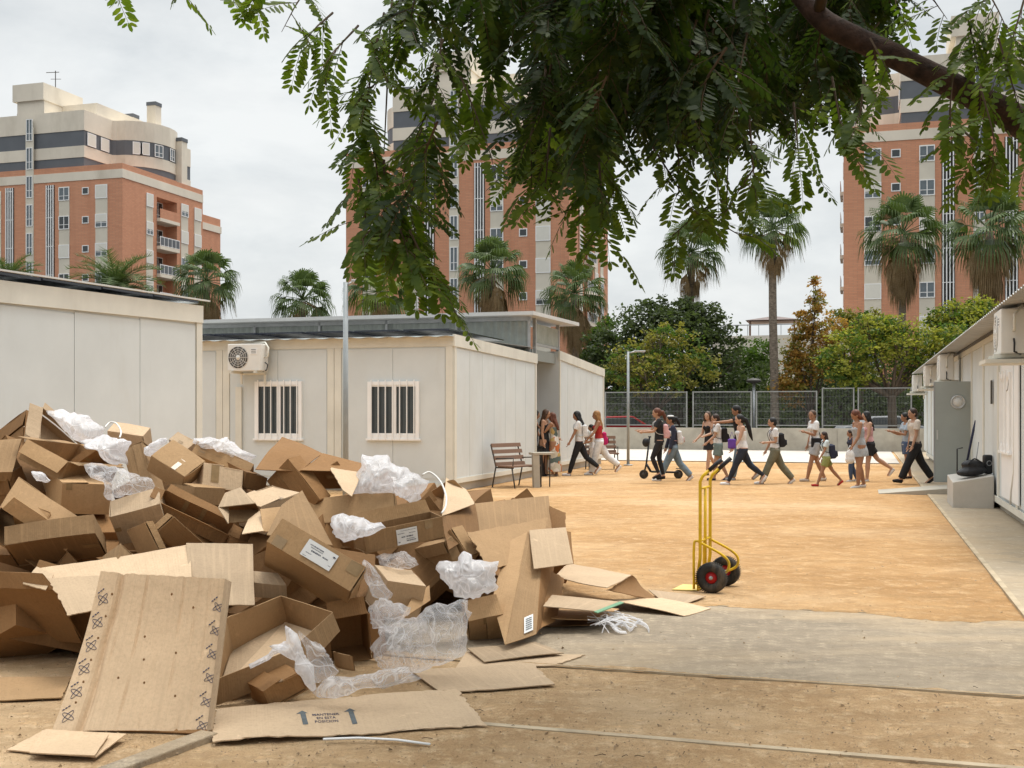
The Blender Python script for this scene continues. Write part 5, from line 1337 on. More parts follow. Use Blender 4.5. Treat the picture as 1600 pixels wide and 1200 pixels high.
film('twisted film strip hanging over the rim of the open front box',[(446,976),(462,985),(476,1008),(486,1050),(500,1078),(486,1082),(470,1060),(462,1030),(440,1020),(425,1008),(448,1000)],-.52,'white_film',14,.2,dep=.04)
film('broad clear film stretched from the open front box down to the ground',[(460,980),(500,1010),(533,1055),(520,1068),(490,1062),(478,1010)],-.46,'clear_plastic',15,.15,dep=.03)
film('small scrap of film on the box under the tilted tray box',[(53,735),(64,738),(78,748),(70,752),(58,750)],-.1,'white_film',16,.2,dep=.03)
film('white film along the rim of the open front box',[(385,1040),(420,1018),(452,1005),(452,1012),(425,1026),(392,1044)],-.42,'white_film',18,.2,dep=.03)
# stringy film on the path
st=MB(); rr=random.Random(9)
for i in range(26):
    a=G(rr.uniform(915,945),rr.uniform(955,978),rr.uniform(.02,.12)); b=G(rr.uniform(940,1008),rr.uniform(968,990),rr.uniform(.0,.05)); mid=a.lerp(b,.5)+Vector((rr.uniform(-.05,.05),rr.uniform(-.05,.05),rr.uniform(0,.07)))
    st.tube(smooth([a,mid,b],5),[.004]*11,4,False)
rb=smooth([G(958,980,.03),G(972,972,.05),G(985,984,.03),G(996,972,.04),G(1010,978,.03),G(1014,986,.02)],4); st.tube(rb,.016,6,sy=.35)
rb=smooth([G(940,968,.06),G(955,975,.05),G(965,986,.03),G(978,988,.02)],4); st.tube(rb,.02,6,sy=.35)
tag(st.build('plastic_strands','white_film'),'tangle of torn film strands on the concrete path right of the heap','plastic film','clear plastic packing film caught in the heap')
def loop(label,pts,r):
    q=[P(a,b,DP(a,b)+c) for a,b,c in pts]; tag(MB().tube(smooth(q,5),r,8).build('packing_strap','white_plastic'),label,'strap','white packing straps')
loop('white packing strap arching right of the largest plastic bag',[(660,742,0),(672,738,-.05),(688,752,-.1),(697,775,-.12),(696,792,-.1),(690,802,-.08)],.008)
loop('short curl of white strap above the plastic at the upper left',[(164,668,0),(172,660,0),(182,662,0),(189,674,0),(187,684,0)],.007)
# foil litter
film('crumpled foil wrapper on the dirt at the bottom edge',[(282,1192),(300,1186),(314,1190),(308,1197),(286,1199)],-.0,'white_film',17,.12,dep=.02,name='wrapper',cat='wrapper')
# ------------------------------------------------------------------ hand truck
def handtruck():
    b=G(1096,926); Y=b.y; b=Vector((b.x,Y,0)); q=Y/F
    r=empty('hand_truck',b,'yellow two-wheeled hand truck standing upright on the sand','hand truck')
    # fwd = towards the toe plate (left), side = width axis
    fw=Vector((-.95,.16,0)).normalized(); sdv=Vector((.42,.91,0)).normalized()
    near=G(1094,924); 
    Z=Vector((0,0,1)); o=near.copy(); o.z=0
    W=.34
    m=MB()
    for k in (0,1):
        p=o+sdv*W*k
        pts=[p+Z*.50,p+Z*1.02+fw*.0,p+Z*1.05-fw*.03,p+Z*1.13-fw*.12]
        m.tube([p+fw*.03+Z*.06,p+Z*.3,p+Z*.98]+[p+Z*1.03-fw*.02,p+Z*1.09-fw*.085],.015,10)
    m.tube([o+Z*.92,o+sdv*W+Z*.92],.011,8)
    mid=o+sdv*W*.5; m.tube([mid+Z*.08,mid+Z*.92],.014,10)
    m.tube([o+Z*.12,o+sdv*W+Z*.12],.012,8); m.tube([o+Z*.45,o+sdv*W+Z*.45],.010,8)
    m.build('frame','yellow_paint',r)
    for k in (0,1):
        p=o+sdv*W*k
        MB().tube([p+Z*1.085-fw*.08,p+Z*1.185-fw*.19],.020,10).build('grip','black_plastic',r)
        m=MB(); m.tube(smooth([p+fw*.055+Z*.02,p+fw*.055+Z*.40,p+fw*.03+Z*.45,p-fw*.03+Z*.42,p-fw*.18+Z*.34,p-fw*.25+Z*.27,p-fw*.24+Z*.19,p-fw*.16+Z*.145],4),.012,8); m.build('brace','yellow_paint',r)
    # toe plate
    a=o+fw*.03+Z*.012; m=MB()
    c=[a,a+sdv*W,a+sdv*W+fw*.22,a+fw*.22]
    m.hexa([x-Z*.008 for x in c]+[x for x in c]); m.build('toe_plate','pale_yellow',r)
    m=MB(); m.hexa([x-Z*.006 for x in (c[0],c[1],c[1]-fw*.012,c[0]-fw*.012)]+[x+Z*.12 for x in (c[0],c[1],c[1]-fw*.012,c[0]-fw*.012)]); m.build('back_plate','yellow_paint',r)
    ax=o-fw*.12+Z*.135
    MB().tube([ax-sdv*.06,ax+sdv*(W+.06)],.012,8).build('axle','steel',r)
    for k in (-.075,W+.075):
        c=ax+sdv*k
        w=MB().torus(c,sdv,.093,.043,36,12).build('wheel','rubber',r)
        m=MB().torus(c,sdv,.056,.012,28,8); m.cyl(c-sdv*.018,c+sdv*.018,.05,24); m.build('rim','red_paint',w)
        m=MB().cyl(c-sdv*.035,c+sdv*.035,.017,12); m.build('hub','galv',w)
        m=MB()
        for i in range(44):
            t=2*math.pi*i/44; d=fw*math.cos(t)+Z*math.sin(t); t2=fw*-math.sin(t)+Z*math.cos(t)
            m.hexa([c+d*.130+sdv*a_+t2*b_ for a_,b_ in ((-.03,-.004),(.03,-.004),(.03,.004),(-.03,.004))]+[c+d*.139+sdv*a_+t2*b_ for a_,b_ in ((-.025,-.003),(.025,-.003),(.025,.003),(-.025,.003))])
        m.build('tread','rubber',w)
handtruck()
# ------------------------------------------------------------------ benches, table, bin
def bench(near,dirv,label,Lb=1.0):
    r=empty('bench',near,label,'bench','brown slatted benches by the cabins'); x=dirv.normalized(); y=Vector((x.y,-x.x,0)); Z=Vector((0,0,1)); o=Vector(near)
    # x along the seat; y towards the sitter's front
    for k in range(4):
        f=k/3; m=MB(); p=o+Z*(.50+.40*f)-y*(.0+.12*f); q=p+x*Lb; n1=Vector((0,0,1))*.042-y*.012
        m.hexa([p-n1,q-n1,q-n1+y*.025,p-n1+y*.025,p+n1,q+n1,q+n1+y*.025,p+n1+y*.025]); m.build('backrest_slat','brown_wood',r,bevel=.004)
    for k in range(4):
        m=MB(); p=o+Z*.44+y*(.06+.105*k); q=p+x*Lb; m.hexa([p,q,q+y*.09,p+y*.09]+[v+Z*.03 for v in (p,q,q+y*.09,p+y*.09)]); m.build('seat_slat','brown_wood',r,bevel=.004)
    for t in (.04,Lb-.04):
        p=o+x*t; m=MB(); m.tube([p-y*.16+Z*.92,p-y*.02+Z*.45,p-y*.12],.018,6); m.tube([p-y*.0+Z*.43,p+y*.46+Z*.43],.018,6); m.tube([p+y*.42+Z*.43,p+y*.50],.018,6); m.tube([p+y*.44+Z*.43,p+y*.46+Z*.64,p-y*.04+Z*.62],.014,6)
        m.build('side_frame','dark_steel',r)
yv=L(0,1)-L(0,0); xv=L(1,0)-L(0,0)
bn=L(S0+1.75,D0+.32); bench(bn,Vector((.62,.78,0)),'brown slatted bench standing against the side of the centre cabin')
bench(G(914,733)+Vector((0,0,0)),Vector((1,.1,0)),'brown slatted bench half hidden behind the walkers near the smaller cabin',.9)
# steel topped leaning table
tb=G(838,762); r=empty('bar_table',tb,'narrow brown-grey bar table with one broad flat leg in front of the black bin','table')
a=Vector((.95,.3,0)).normalized(); n=Vector((-a.y,a.x,0)); Z=Vector((0,0,1)); m=MB()
m.hexa([tb-a*.07-n*.06,tb+a*.07-n*.06,tb+a*.07+n*.06,tb-a*.07+n*.06]+[v+Z*.70 for v in (tb-a*.09-n*.06,tb+a*.05-n*.06,tb+a*.05+n*.06,tb-a*.09+n*.06)]); m.build('broad_leg','steel_brown' if 'steel_brown' in M else 'concrete',r,bevel=.006)
m=MB(); c=[tb-a*.09-n*.07+Z*.702,tb+a*.40-n*.07+Z*.702,tb+a*.40+n*.25+Z*.702,tb-a*.09+n*.25+Z*.702]; m.hexa(c+[v+Z*.05 for v in c]); m.build('table_top','concrete',r,bevel=.006)
for k in (.18,.38): MB().tube([tb+a*k+n*.2+Z*.70,tb+a*k+n*.22],.016,6).build('leg','dark_steel',r)
bb=G(840,744); r=empty('waste_bin',bb,'black square bin standing at the cabin corner behind the bar table','bin')
e=Matrix.Rotation(-AN,3,'Z'); MB().box(bb+Z*.36,(.33,.33,.72),e).build('body','black_plastic',r,bevel=.02); MB().box(bb+Z*.74,(.36,.36,.05),e).build('lid','black_plastic',r,bevel=.015)
MB().box(bb+Z*.62+e@Vector((0,-.168,0)),(.2,.006,.08),e).build('slot','dark_steel',r)
# ------------------------------------------------------------------ things on the concrete block
top=L(bs+.35,DR-.32,.55)
r=empty('black_bag',top,'black padded bag dumped on the concrete block beside the right cabins','bag')
m=MB(); m.ell(top+Vector((-.05,0,.06)),(.26,.18,.085),Euler((0,-.12,0)).to_matrix()); m.ell(top+Vector((-.02,.02,.17)),(.2,.15,.09)); b_=m.build('body','black_plastic',r); b_.modifiers.new('r','REMESH').voxel_size=.02
MB().tube(smooth([top+Vector((-.15,-.1,.18)),top+Vector((-.05,-.12,.28)),top+Vector((.1,-.08,.2))],4),.012,6).build('handle','black_plastic',r)
r=empty('speaker_case',top+Vector((.24,.05,0)),'small upright black case beside the padded bag on the block','case')
MB().box(top+Vector((.24,.05,.18)),(.14,.14,.32)).build('body','black_plastic',r,bevel=.03); MB().torus(top+Vector((.24,-.022,.2)),Vector((0,1,0)),.04,.006).build('ring','steel',r)
r=empty('closed_umbrella',top+Vector((-.1,.15,.1)),'thin dark closed umbrella leaning on the cabin wall above the black bag','umbrella')
MB().tube([top+Vector((-.1,.12,.12)),top+Vector((.06,.2,.75)),top+Vector((.10,.22,.92))],[.018,.022,.008],8).build('canopy','ink',r); MB().tube([top+Vector((.05,.1,.12)),top+Vector((.15,.2,.55))],.009,6).build('stick','steel',r)
p=L(bs+1.65,DR-.5,0); r=empty('trolley_handle_case',p,'black pull-along case with raised handle behind the concrete block','suitcase')
MB().box(p+Z*.24,(.22,.32,.46)).build('body','black_plastic',r,bevel=.03)
MB().tube([p+Z*.4,p+Z*.95,p+Z*.97+Vector((.10,0,0))],.012,6).build('handle','black_plastic',r)
# ------------------------------------------------------------------ people
mat('skin_a',(.42,.24,.155),.55,.08,9); mat('skin_b',(.33,.175,.105),.55,.08,9); mat('skin_c',(.48,.29,.20),.55,.08,9)
def cloth(n,c,v=.16): mat('cloth_'+n,c,.85,v,9,bmp=.5,bscale=14)
for n_,c_ in dict(white=(.68,.67,.66),black=(.018,.018,.02),navy=(.03,.035,.06),jeans=(.16,.22,.27),olive=(.15,.145,.10),grey=(.36,.37,.38),greyblue=(.33,.38,.43),red=(.40,.03,.03),pink=(.62,.36,.36),teal=(.16,.21,.20),green=(.27,.29,.10),beige=(.55,.48,.41),denim=(.06,.09,.16),pale=(.55,.62,.63),magenta=(.5,.02,.13),purple=(.12,.05,.30),pattern=(.34,.28,.20),leggings=(.025,.03,.045)).items(): cloth(n_,c_)
m_=bpy.data.materials.new('printed'); t=nt(m_); tc=t.nodes.new('ShaderNodeTexCoord'); v=t.nodes.new('ShaderNodeTexVoronoi'); v.inputs['Scale'].default_value=9; lk(t,tc,'Object',v,0)
cr=t.nodes.new('ShaderNodeValToRGB'); cr.color_ramp.interpolation='CONSTANT'; els=cr.color_ramp.elements; els[0].color=(.5,.45,.36,1); els[1].position=.75; els[1].color=(.45,.13,.04,1)
for pz,cc in ((.25,(.10,.13,.12,1)),(.42,(.42,.30,.12,1)),(.58,(.6,.55,.5,1))): e_=els.new(pz); e_.color=cc
sp_=t.nodes.new('ShaderNodeSeparateColor'); lk(t,v,1,sp_,0); lk(t,sp_,0,cr,0); finish(t,(cr,0),.85); M['cloth_printed']=m_
for n_,c_ in dict(black=(.012,.011,.011),dark=(.035,.02,.014),auburn=(.11,.035,.016),brown=(.07,.035,.018),blonde=(.30,.15,.05)).items(): mat('hair_'+n_,c_,.5,.3,20,bmp=.5,bscale=60,sx=(1,1,.2))
PG='people walking in line across the court'
def person(label,px,fy,H,yaw=180,legs=((22,8),(-18,28)),arms=((15,15),(-15,10)),skin='a',hair=('black','short'),top=('white','tee'),bottom=('black','trousers'),shoe='white',build=1.0,lean=3,headyaw=0,headpitch=8,foot_lift=None,zoff=0.0,female=True):
    base=G(px,fy,zoff); r=empty('person',base,label,'person',PG)
    Rz=Matrix.Rotation(rad(yaw),3,'Z'); W=lambda v: base+Rz@Vector(v)
    sn=lambda a: math.sin(rad(a)); cs=lambda a: math.cos(rad(a))
    thigh=.245*H; shin=.235*H; fh=.045*H; hw=.052*H*build; sw=(.102 if female else .115)*H*build**.5
    J=[]
    for i,(a,k) in enumerate(legs):
        kn=Vector((thigh*sn(a),0,-thigh*cs(a))); an=kn+Vector((shin*sn(a-k),0,-shin*cs(a-k))); J.append((kn,an,a-k))
    hipz=max(-(j[1].z)+fh*(1.0+ .9*max(0,sn(-(j[2])))) for j in J)
    hip=Vector((0,0,hipz)); Yv=Vector((0,1,0)); Zv=Vector((0,0,1))
    ln=lean; up=Vector((sn(ln),0,cs(ln))); fw=Vector((cs(ln),0,-sn(ln)))
    ch=hip+up*.20*H; nk=hip+up*.315*H; sh=hip+up*.285*H
    hc=nk+Vector((.02*H,0,.075*H)); 
    b=MB()
    # legs and feet
    LG=[]
    for i,(kn,an,sa) in enumerate(J):
        s=1 if i==0 else -1; h0=hip+Yv*hw*s-Zv*.01*H; k0=h0+kn; a0=h0+an; a0.y=hw*s*.75; LG.append((h0,k0,a0,sa))
        b.tube([h0+Zv*.03*H,h0,h0.lerp(k0,.5),k0,k0.lerp(a0,.3),a0],[.050*H*build,.052*H*build,.043*H*build,.031*H*build,.033*H*build,.020*H],12)
        b.ell(k0,.030*H*build); 
        toe=Vector((cs(max(-50,min(35,sa*.9))) ,0,sn(max(-50,min(35,sa*.9))))) 
        if a0.z<fh*1.25: toe=Vector((1,0,-.12 if sa<5 else .12)).normalized()
        b.tube([a0+Zv*0,a0+toe*.04*H-Zv*.022*H,a0+toe*.095*H-Zv*.030*H],[.021*H,.019*H,.014*H],10); b.ell(a0-toe*.012*H-Zv*.02*H,.02*H)
        LG[-1]=(h0,k0,a0,sa,toe)
    # torso
    def ring(c,rx,ry): return (c,fw*rx,Yv*ry)
    tor=[ring(hip-up*.045*H,.045*H*build,.070*H*build),ring(hip,.062*H*build,.088*H*build),ring(hip+up*.05*H,.058*H*build,.083*H*build),ring(hip+up*.11*H,.050*H*build,.068*H*build),ring(hip+up*.18*H,.058*H*build,.078*H*build),ring(hip+up*.235*H,.062*H,.088*H),ring(hip+up*.28*H,.045*H,.080*H),ring(nk,.028*H,.032*H)]
    b.loft(tor,18)
    if female: 
        for s in (1,-1): b.ell(hip+up*.215*H+fw*.045*H+Yv*.036*H*s,(.030*H,.030*H,.030*H))
    b.tube([nk-up*.02*H,hc-Vector((.012*H,0,.02*H))],[.031*H,.030*H],12)
    # head
    Rh=Matrix.Rotation(rad(headyaw),3,'Z')@Matrix.Rotation(rad(headpitch),3,'Y'); hd=lambda x,y,z: hc+Rh@Vector((x*H,y*H,z*H))
    b.ell(hd(.0,0,.012),(.056*H,.046*H,.060*H),Rh,16,12); b.ell(hd(.012,0,-.022),(.038*H,.034*H,.040*H),Rh,14,10)
    b.tube([hd(.046,0,.012),hd(.060,0,-.012),hd(.050,0,-.018)],[.005*H,.009*H,.007*H],8); b.ell(hd(.048,0,-.036),(.008*H,.014*H,.006*H),Rh)
    for s in (1,-1): b.ell(hd(-.004,.046*s,-.002),(.012*H,.006*H,.017*H),Rh)
    # arms and hands
    AR=[]
    for i,(sa,eb) in enumerate(arms):
        s=1 if i==0 else -1; ab=6
        if isinstance(sa,tuple): sa,ab=sa
        s0=sh+Yv*sw*s; d=Vector((sn(sa)*cs(ab),s*sn(ab),-cs(sa)*cs(ab))); e0=s0+d*.165*H; d2=Vector((sn(sa+eb)*cs(ab),s*sn(ab)*.4,-cs(sa+eb)*cs(ab))).normalized(); w0=e0+d2*.145*H
        AR.append((s0,e0,w0)); b.tube([s0-Yv*.02*H*s,s0,s0.lerp(e0,.5),e0,e0.lerp(w0,.3),w0],[.030*H,.031*H,.026*H,.021*H,.021*H,.014*H],10); b.ell(s0,.031*H)
        pn=d2.cross(Yv).normalized(); pl=w0+d2*.03*H; curl=(-pn if pn.dot(Vector((1,0,0)))<0 else pn)
        b.ell(w0+d2*.028*H,(.012*H,.022*H,.028*H),d2.to_track_quat('Z','Y').to_matrix(),10,8)
        sidev=Yv
        for f in range(4):
            off=(f-1.5)*.0105*H; q=w0+d2*.050*H+Yv*off*.0+curl.cross(d2).normalized()*off; l=(.034,.040,.038,.030)[f]*H
            b.tube([q-d2*.01*H,q+d2*l*.5+curl*.003*H,q+d2*l+curl*.014*H],[.0058*H,.0054*H,.0045*H],6)
        q=w0+d2*.022*H+curl.cross(d2).normalized()*-.018*H; b.tube([q,q+(d2*.8+curl*.6)*.022*H,q+(d2*1.0+curl*.6)*.038*H],[.0068*H,.006*H,.005*H],6)
    o=b_build(b,'body','skin_'+skin,r,W,.0085)
    # eyes, mouth
    for s in (1,-1): b_build(MB().ell(hd(.049,.019*s,.008),(.005*H,.009*H,.0045*H),Rh,8,6),'eye','hair_dark',r,W)
    b_build(MB().ell(hd(.0515,0,-.036),(.005*H,.013*H,.0035*H),Rh,8,6),'mouth','red_lip',r,W)
    # hair
    hm,hs=hair; h=MB(); h.ell(hd(-.010,0,.022),(.060*H,.053*H,.058*H),Rh,16,12)
    h.ell(hd(-.028,0,-.004),(.044*H,.049*H,.052*H),Rh)
    if hs in('long','longfront'):
        h.loft([(hd(-.02,0,.0),Vector((.045*H,0,0)),Vector((0,.052*H,0))),(hd(-.04,0,-.06),Vector((.034*H,0,0)),Vector((0,.058*H,0))),(hd(-.06,0,-.13),Vector((.028*H,0,0)),Vector((0,.055*H,0))),(hd(-.075,0,-.215),Vector((.016*H,0,0)),Vector((0,.035*H,0)))],14)
        for s in (1,-1): h.tube([hd(.01,.044*s,.02),hd(.0,.052*s,-.04),hd(-.01,.055*s,-.10)],[.018*H,.018*H,.010*H],8)
    elif hs=='pony':
        h.tube([hd(-.05,0,.02),hd(-.085,0,.015),hd(-.105,0,-.05),hd(-.11,0,-.12)],[.02*H,.026*H,.028*H,.010*H],10)
    elif hs=='longpony':
        h.tube([hd(-.05,0,.02),hd(-.09,0,.0),hd(-.115,0,-.10),hd(-.13,0,-.22),hd(-.15,0,-.30)],[.02*H,.028*H,.032*H,.026*H,.008*H],10)
    elif hs=='bob':
        h.loft([(hd(-.02,0,.0),Vector((.05*H,0,0)),Vector((0,.056*H,0))),(hd(-.03,0,-.05),Vector((.045*H,0,0)),Vector((0,.060*H,0))),(hd(-.035,0,-.085),Vector((.03*H,0,0)),Vector((0,.045*H,0)))],14)
    elif hs=='bun': h.ell(hd(-.06,0,.045),.024*H)
    b_build(h,'hair','hair_'+hm,r,W,.012)
    # face opening: hair cap pushed back by head ellipsoid radii; clothes
    tc_,ts=top
    def inf(rings,k,fl=0): return [(c,ax*(1+k),ay*(1+k)) for c,ax,ay in rings]
    if ts!='none':
        t_=MB(); lo=1 if ts!='dress' else 1
        rg=inf(tor[1:7],.13); 
        if ts in('tee','loose'): rg=[(hip-up*.02*H,fw*.078*H*build,Yv*.10*H*build)]+rg
        if ts in('tank','crop'): rg=inf(tor[1 if ts=='tank' else 3:6],.09)
        if ts=='dress': rg=[(hip-up*.13*H+fw*.01*H,fw*.095*H*build,Yv*.112*H*build),(hip-up*.06*H,fw*.085*H*build,Yv*.108*H*build)]+inf(tor[1:6],.12)
        t_.loft(rg,18)
        if ts in('tee','loose','long'):
            for s0,e0,w0 in AR:
                t_.ell(s0,.038*H)
                if ts=='long': t_.tube([s0,e0,w0],[.040*H,.033*H,.026*H],10)
                else: t_.tube([s0,s0.lerp(e0,.62)],[.040*H,.043*H],10)
        else:
            for s in (1,-1): t_.tube([hip+up*.22*H+fw*.05*H+Yv*.045*H*s,sh+Yv*.05*H*s+up*.015*H,hip+up*.22*H-fw*.052*H+Yv*.045*H*s],.010*H,6)
        if female and ts!='loose':
            for s in (1,-1): t_.ell(hip+up*.215*H+fw*.045*H+Yv*.036*H*s,(.036*H,.036*H,.036*H))
        b_build(t_,'dress' if ts=='dress' else 'top','cloth_'+tc_,r,W,.011)
    bc,bs_=bottom
    if bs_ in('trousers','leggings','wide','shorts'):
        q=MB(); k={'trousers':.010,'leggings':.004,'wide':.017,'shorts':.014}[bs_]*H
        q.loft([ring(hip-up*.06*H,.055*H*build,.085*H*build),(hip,fw*(.062*H*build+k*.8),Yv*(.088*H*build+k*.8)),(hip+up*.045*H,fw*(.058*H*build+k*.6),Yv*(.083*H*build+k*.6))],16)
        for (h0,k0,a0,sa,toe) in LG:
            if bs_=='shorts': q.tube([h0+Zv*.03*H,h0,h0.lerp(k0,.62)],[.05*H*build+k,.053*H*build+k,.047*H*build+k*1.3],12)
            else:
                fl={'trousers':.030,'leggings':.023,'wide':.045}[bs_]*H
                q.tube([h0+Zv*.02*H,h0,h0.lerp(k0,.5),k0,k0.lerp(a0,.35),a0.lerp(k0,.04)],[.05*H*build+k,.052*H*build+k,.044*H*build+k,.032*H*build+k*1.1,.034*H*build*.95+k*1.1,fl],12); q.ell(k0,.031*H*build+k)
        b_build(q,{'trousers':'trousers','leggings':'leggings','wide':'trousers','shorts':'shorts'}[bs_],'cloth_'+bc,r,W,.011)
    elif bs_ in('longskirt','skirt'):
        q=MB(); lo=.07*H if bs_=='longskirt' else hipz*.62
        q.loft([(Vector((0,0,lo)),Vector((.12*H,0,0)),Vector((0,.13*H,0))),(Vector((0,0,hipz*.55+lo*.3)),Vector((.10*H,0,0)),Vector((0,.11*H,0))),(hip,fw*.075*H,Yv*.1*H),(hip+up*.06*H,fw*.06*H,Yv*.08*H)],18)
        b_build(q,'skirt','cloth_'+bc,r,W,.012)
    # shoes
    for (h0,k0,a0,sa,toe) in LG:
        if shoe=='bare': continue
        q=MB(); dn=Vector((toe.z,0,-toe.x)) if toe.x!=0 else -Zv
        if dn.z>0: dn=-dn
        q.tube([a0-toe*.018*H+dn*.022*H,a0+toe*.03*H+dn*.025*H,a0+toe*.075*H+dn*.030*H,a0+toe*.108*H+dn*.031*H],[.023*H,.025*H,.021*H,.013*H],10)
        q.tube([a0-toe*.018*H+dn*.036*H,a0+toe*.10*H+dn*.038*H],[.017*H,.016*H],8)
        b_build(q,'shoe','cloth_'+shoe,r,W,.009)
    return dict(root=r,W=W,hip=hip,up=up,fw=fw,sh=sh,H=H,AR=AR,hc=hc,Rz=Rz,LG=LG)
mat('red_lip',(.35,.10,.09),.5)
def b_build(mb,name,mt,r,W,vox=None):
    mb.v=[W(p) for p in mb.v]; o=mb.build(name,mt,r,smooth=True)
    if vox:
        q=o.modifiers.new('union','REMESH'); q.mode='VOXEL'; q.voxel_size=vox; q.use_smooth_shade=True
        q=o.modifiers.new('soft','SMOOTH'); q.iterations=2 if vox<.01 else 4; q.factor=.5
    return o
def backpack(pr,label,c1,c2=None,z=.17,sz=(.075,.10,.145),side=0,rot=0,straps=True):
    H=pr['H']; W=pr['W']; hip,up,fw=pr['hip'],pr['up'],pr['fw']; Yv=Vector((0,1,0))
    ctr=hip+up*z*H-fw*(.062*H+sz[0]*.72*min(1,H/1.6))+Yv*side*H
    r=empty('backpack',W(ctr),label,'backpack','bags carried by the people')
    m3=Matrix((fw,Yv,up)).transposed()@Matrix.Rotation(rad(rot),3,'Y'); m=MB(); m.box(ctr,(sz[0]*1.6,sz[1]*2.2,sz[2]*2.1),m3); m.ell(ctr+up*sz[2]*.75,(sz[0]*.85,sz[1]*1.05,sz[2]*.5),m3)
    m.box(ctr-fw*sz[0]*.9-up*sz[2]*.35,(sz[0]*.8,sz[1]*1.6,sz[2]*1.0),m3)
    o=b_build(m,'body','cloth_'+c1,r,W,.014); o.modifiers['soft'].iterations=9
    if c2: o2=b_build(MB().box(ctr-fw*sz[0]*1.42-up*sz[2]*.35,(.012,sz[1]*1.5,sz[2]*.8),m3),'front_pocket','cloth_'+c2,r,W)
    if straps:
        for s in (1,-1):
            a=hip+up*.27*H-fw*.06*H+Yv*.05*H*s; b=hip+up*.305*H+Yv*.056*H*s; c=hip+up*.24*H+fw*.078*H+Yv*.055*H*s; d=hip+up*.12*H+fw*.04*H+Yv*.085*H*s; e=hip+up*.09*H-fw*.055*H+Yv*.075*H*s
            b_build(MB().tube(smooth([a,b,c,d,e],4),.012,6,sy=.5),'strap','cloth_'+(c2 or c1),r,W)
    return r
# left group at the doorway
person('person with dark hair mostly hidden behind the cabin corner in the doorway',834,741,1.68,0,((3,2),(-3,2)),hair=('black','long'),top=('black','tank'),bottom=('navy','trousers'),shoe='black')
p=person('woman in black camisole and skirt standing at the doorway, facing right',850,744,1.70,-15,((4,2),(-5,3)),((15,40),(-5,15)),'a',('brown','long'),('black','tank'),('black','skirt'),'black',1.12)
person('woman in a long printed dress standing behind the one in black camisole',866,744,1.62,160,((2,2),(-2,2)),((40,95),(5,10)),'b',('auburn','long'),('printed','tank'),('printed','longskirt'),'beige',1.1)
p=person('girl with long black hair and white tee walking left, white backpack',905,743,1.70,178,((20,4),(-26,26)),((22,6),(-12,12)),'b',('black','long'),('white','tee'),('black','trousers'),'white',.95,3,10,14)
backpack(p,'white patterned backpack on the long-haired girl in black trousers','white','pale',.16)
p=person('woman with long fair hair, red top and wide white trousers walking left',936,742,1.70,182,((16,3),(-30,22)),((25,18),(-2,6)),'b',('blonde','long'),('red','tank'),('white','wide'),'white',1.0,4,0,4)
backpack(p,'pink and black school backpack held at the back of the woman in white trousers','magenta','black',.03,(.07,.09,.15),-.06,0,False)
person('small child almost hidden behind the woman in white trousers',926,738,1.30,180,((5,3),(-5,5)),((10,60),(0,10)),'b',('black','short'),('white','tee'),('white','trousers'),'white',1)
# scooter rider and friend
p=person('girl in black with auburn ponytail standing on an electric scooter, looking at her phone',1030,748,1.62,180,((24,46),(-2,12)),((28,58),(30,60)),'a',('auburn','pony'),('black','tee'),('black','leggings'),'dark_sandal' if False else 'black',.98,3,0,6,zoff=.1)
backpack(p,'pale pink backpack on the scooter rider','pink','white',.13)
p2=person('girl in navy top and loose blue jeans walking behind the scooter',1052,751,1.64,180,((26,2),(-24,18)),((2,12),(8,10)),'b',('black','pony'),('navy','long'),('jeans','wide'),'white',.95,4,0,14)
backpack(p2,'white backpack on the girl in blue jeans','white','pink',.13)
q=p2; b_build(MB().ell(q['hc']+Vector((-.005,0,.09))*1.0,(.085,.08,.035)),'hair_band','cloth_white',q['root'],q['W'])
def scooter(px0,px1,fy):
    a=G(px0,fy); b=G(px1,fy); x=(a-b).normalized(); Z=Vector((0,0,1)); y=x.cross(Z); r=empty('electric_scooter',(a+b)/2,'black electric scooter being ridden left under the girl in black','scooter')
    wr=.11
    for c,nm in ((a+Z*wr,'front_wheel'),(b+Z*wr,'rear_wheel')):
        w=MB().torus(c,y,.082,.028,28,10).build(nm,'rubber',r); MB().cyl(c-y*.02,c+y*.02,.062,18).build('hub','dark_steel',w)
    m=MB(); d0=b+Z*.13-x*.0; d1=a+Z*.15-x*.17; m.hexa([p+q for q in (Vector(),Z*.045) for p in (d0-y*.075,d1-y*.075,d1+y*.075,d0+y*.075)]); m.build('deck','black_plastic',r,bevel=.01)
    m=MB(); m.tube([d1+Z*.02,a-x*.06+Z*.36],.03,8); m.tube([a+Z*wr+x*.0,a-x*.06+Z*.36,a-x*.14+Z*1.02],.022,8); m.build('stem','black_plastic',r)
    m=MB(); h=a-x*.14+Z*1.02; m.tube([h-y*.22,h+y*.22],.016,8); m.build('handlebar','black_plastic',r)
    m=MB(); m.tube([b+Z*.245+x*.06,b+Z*.25-x*.02,b+Z*.2-x*.11],.03,6,sy=.4); m.build('mudguard','black_plastic',r)
    MB().ell(h-Z*.14+x*.09,(.09,.07,.11)).build('hanging_pouch','black_plastic',r)
scooter(1006,1060,748)
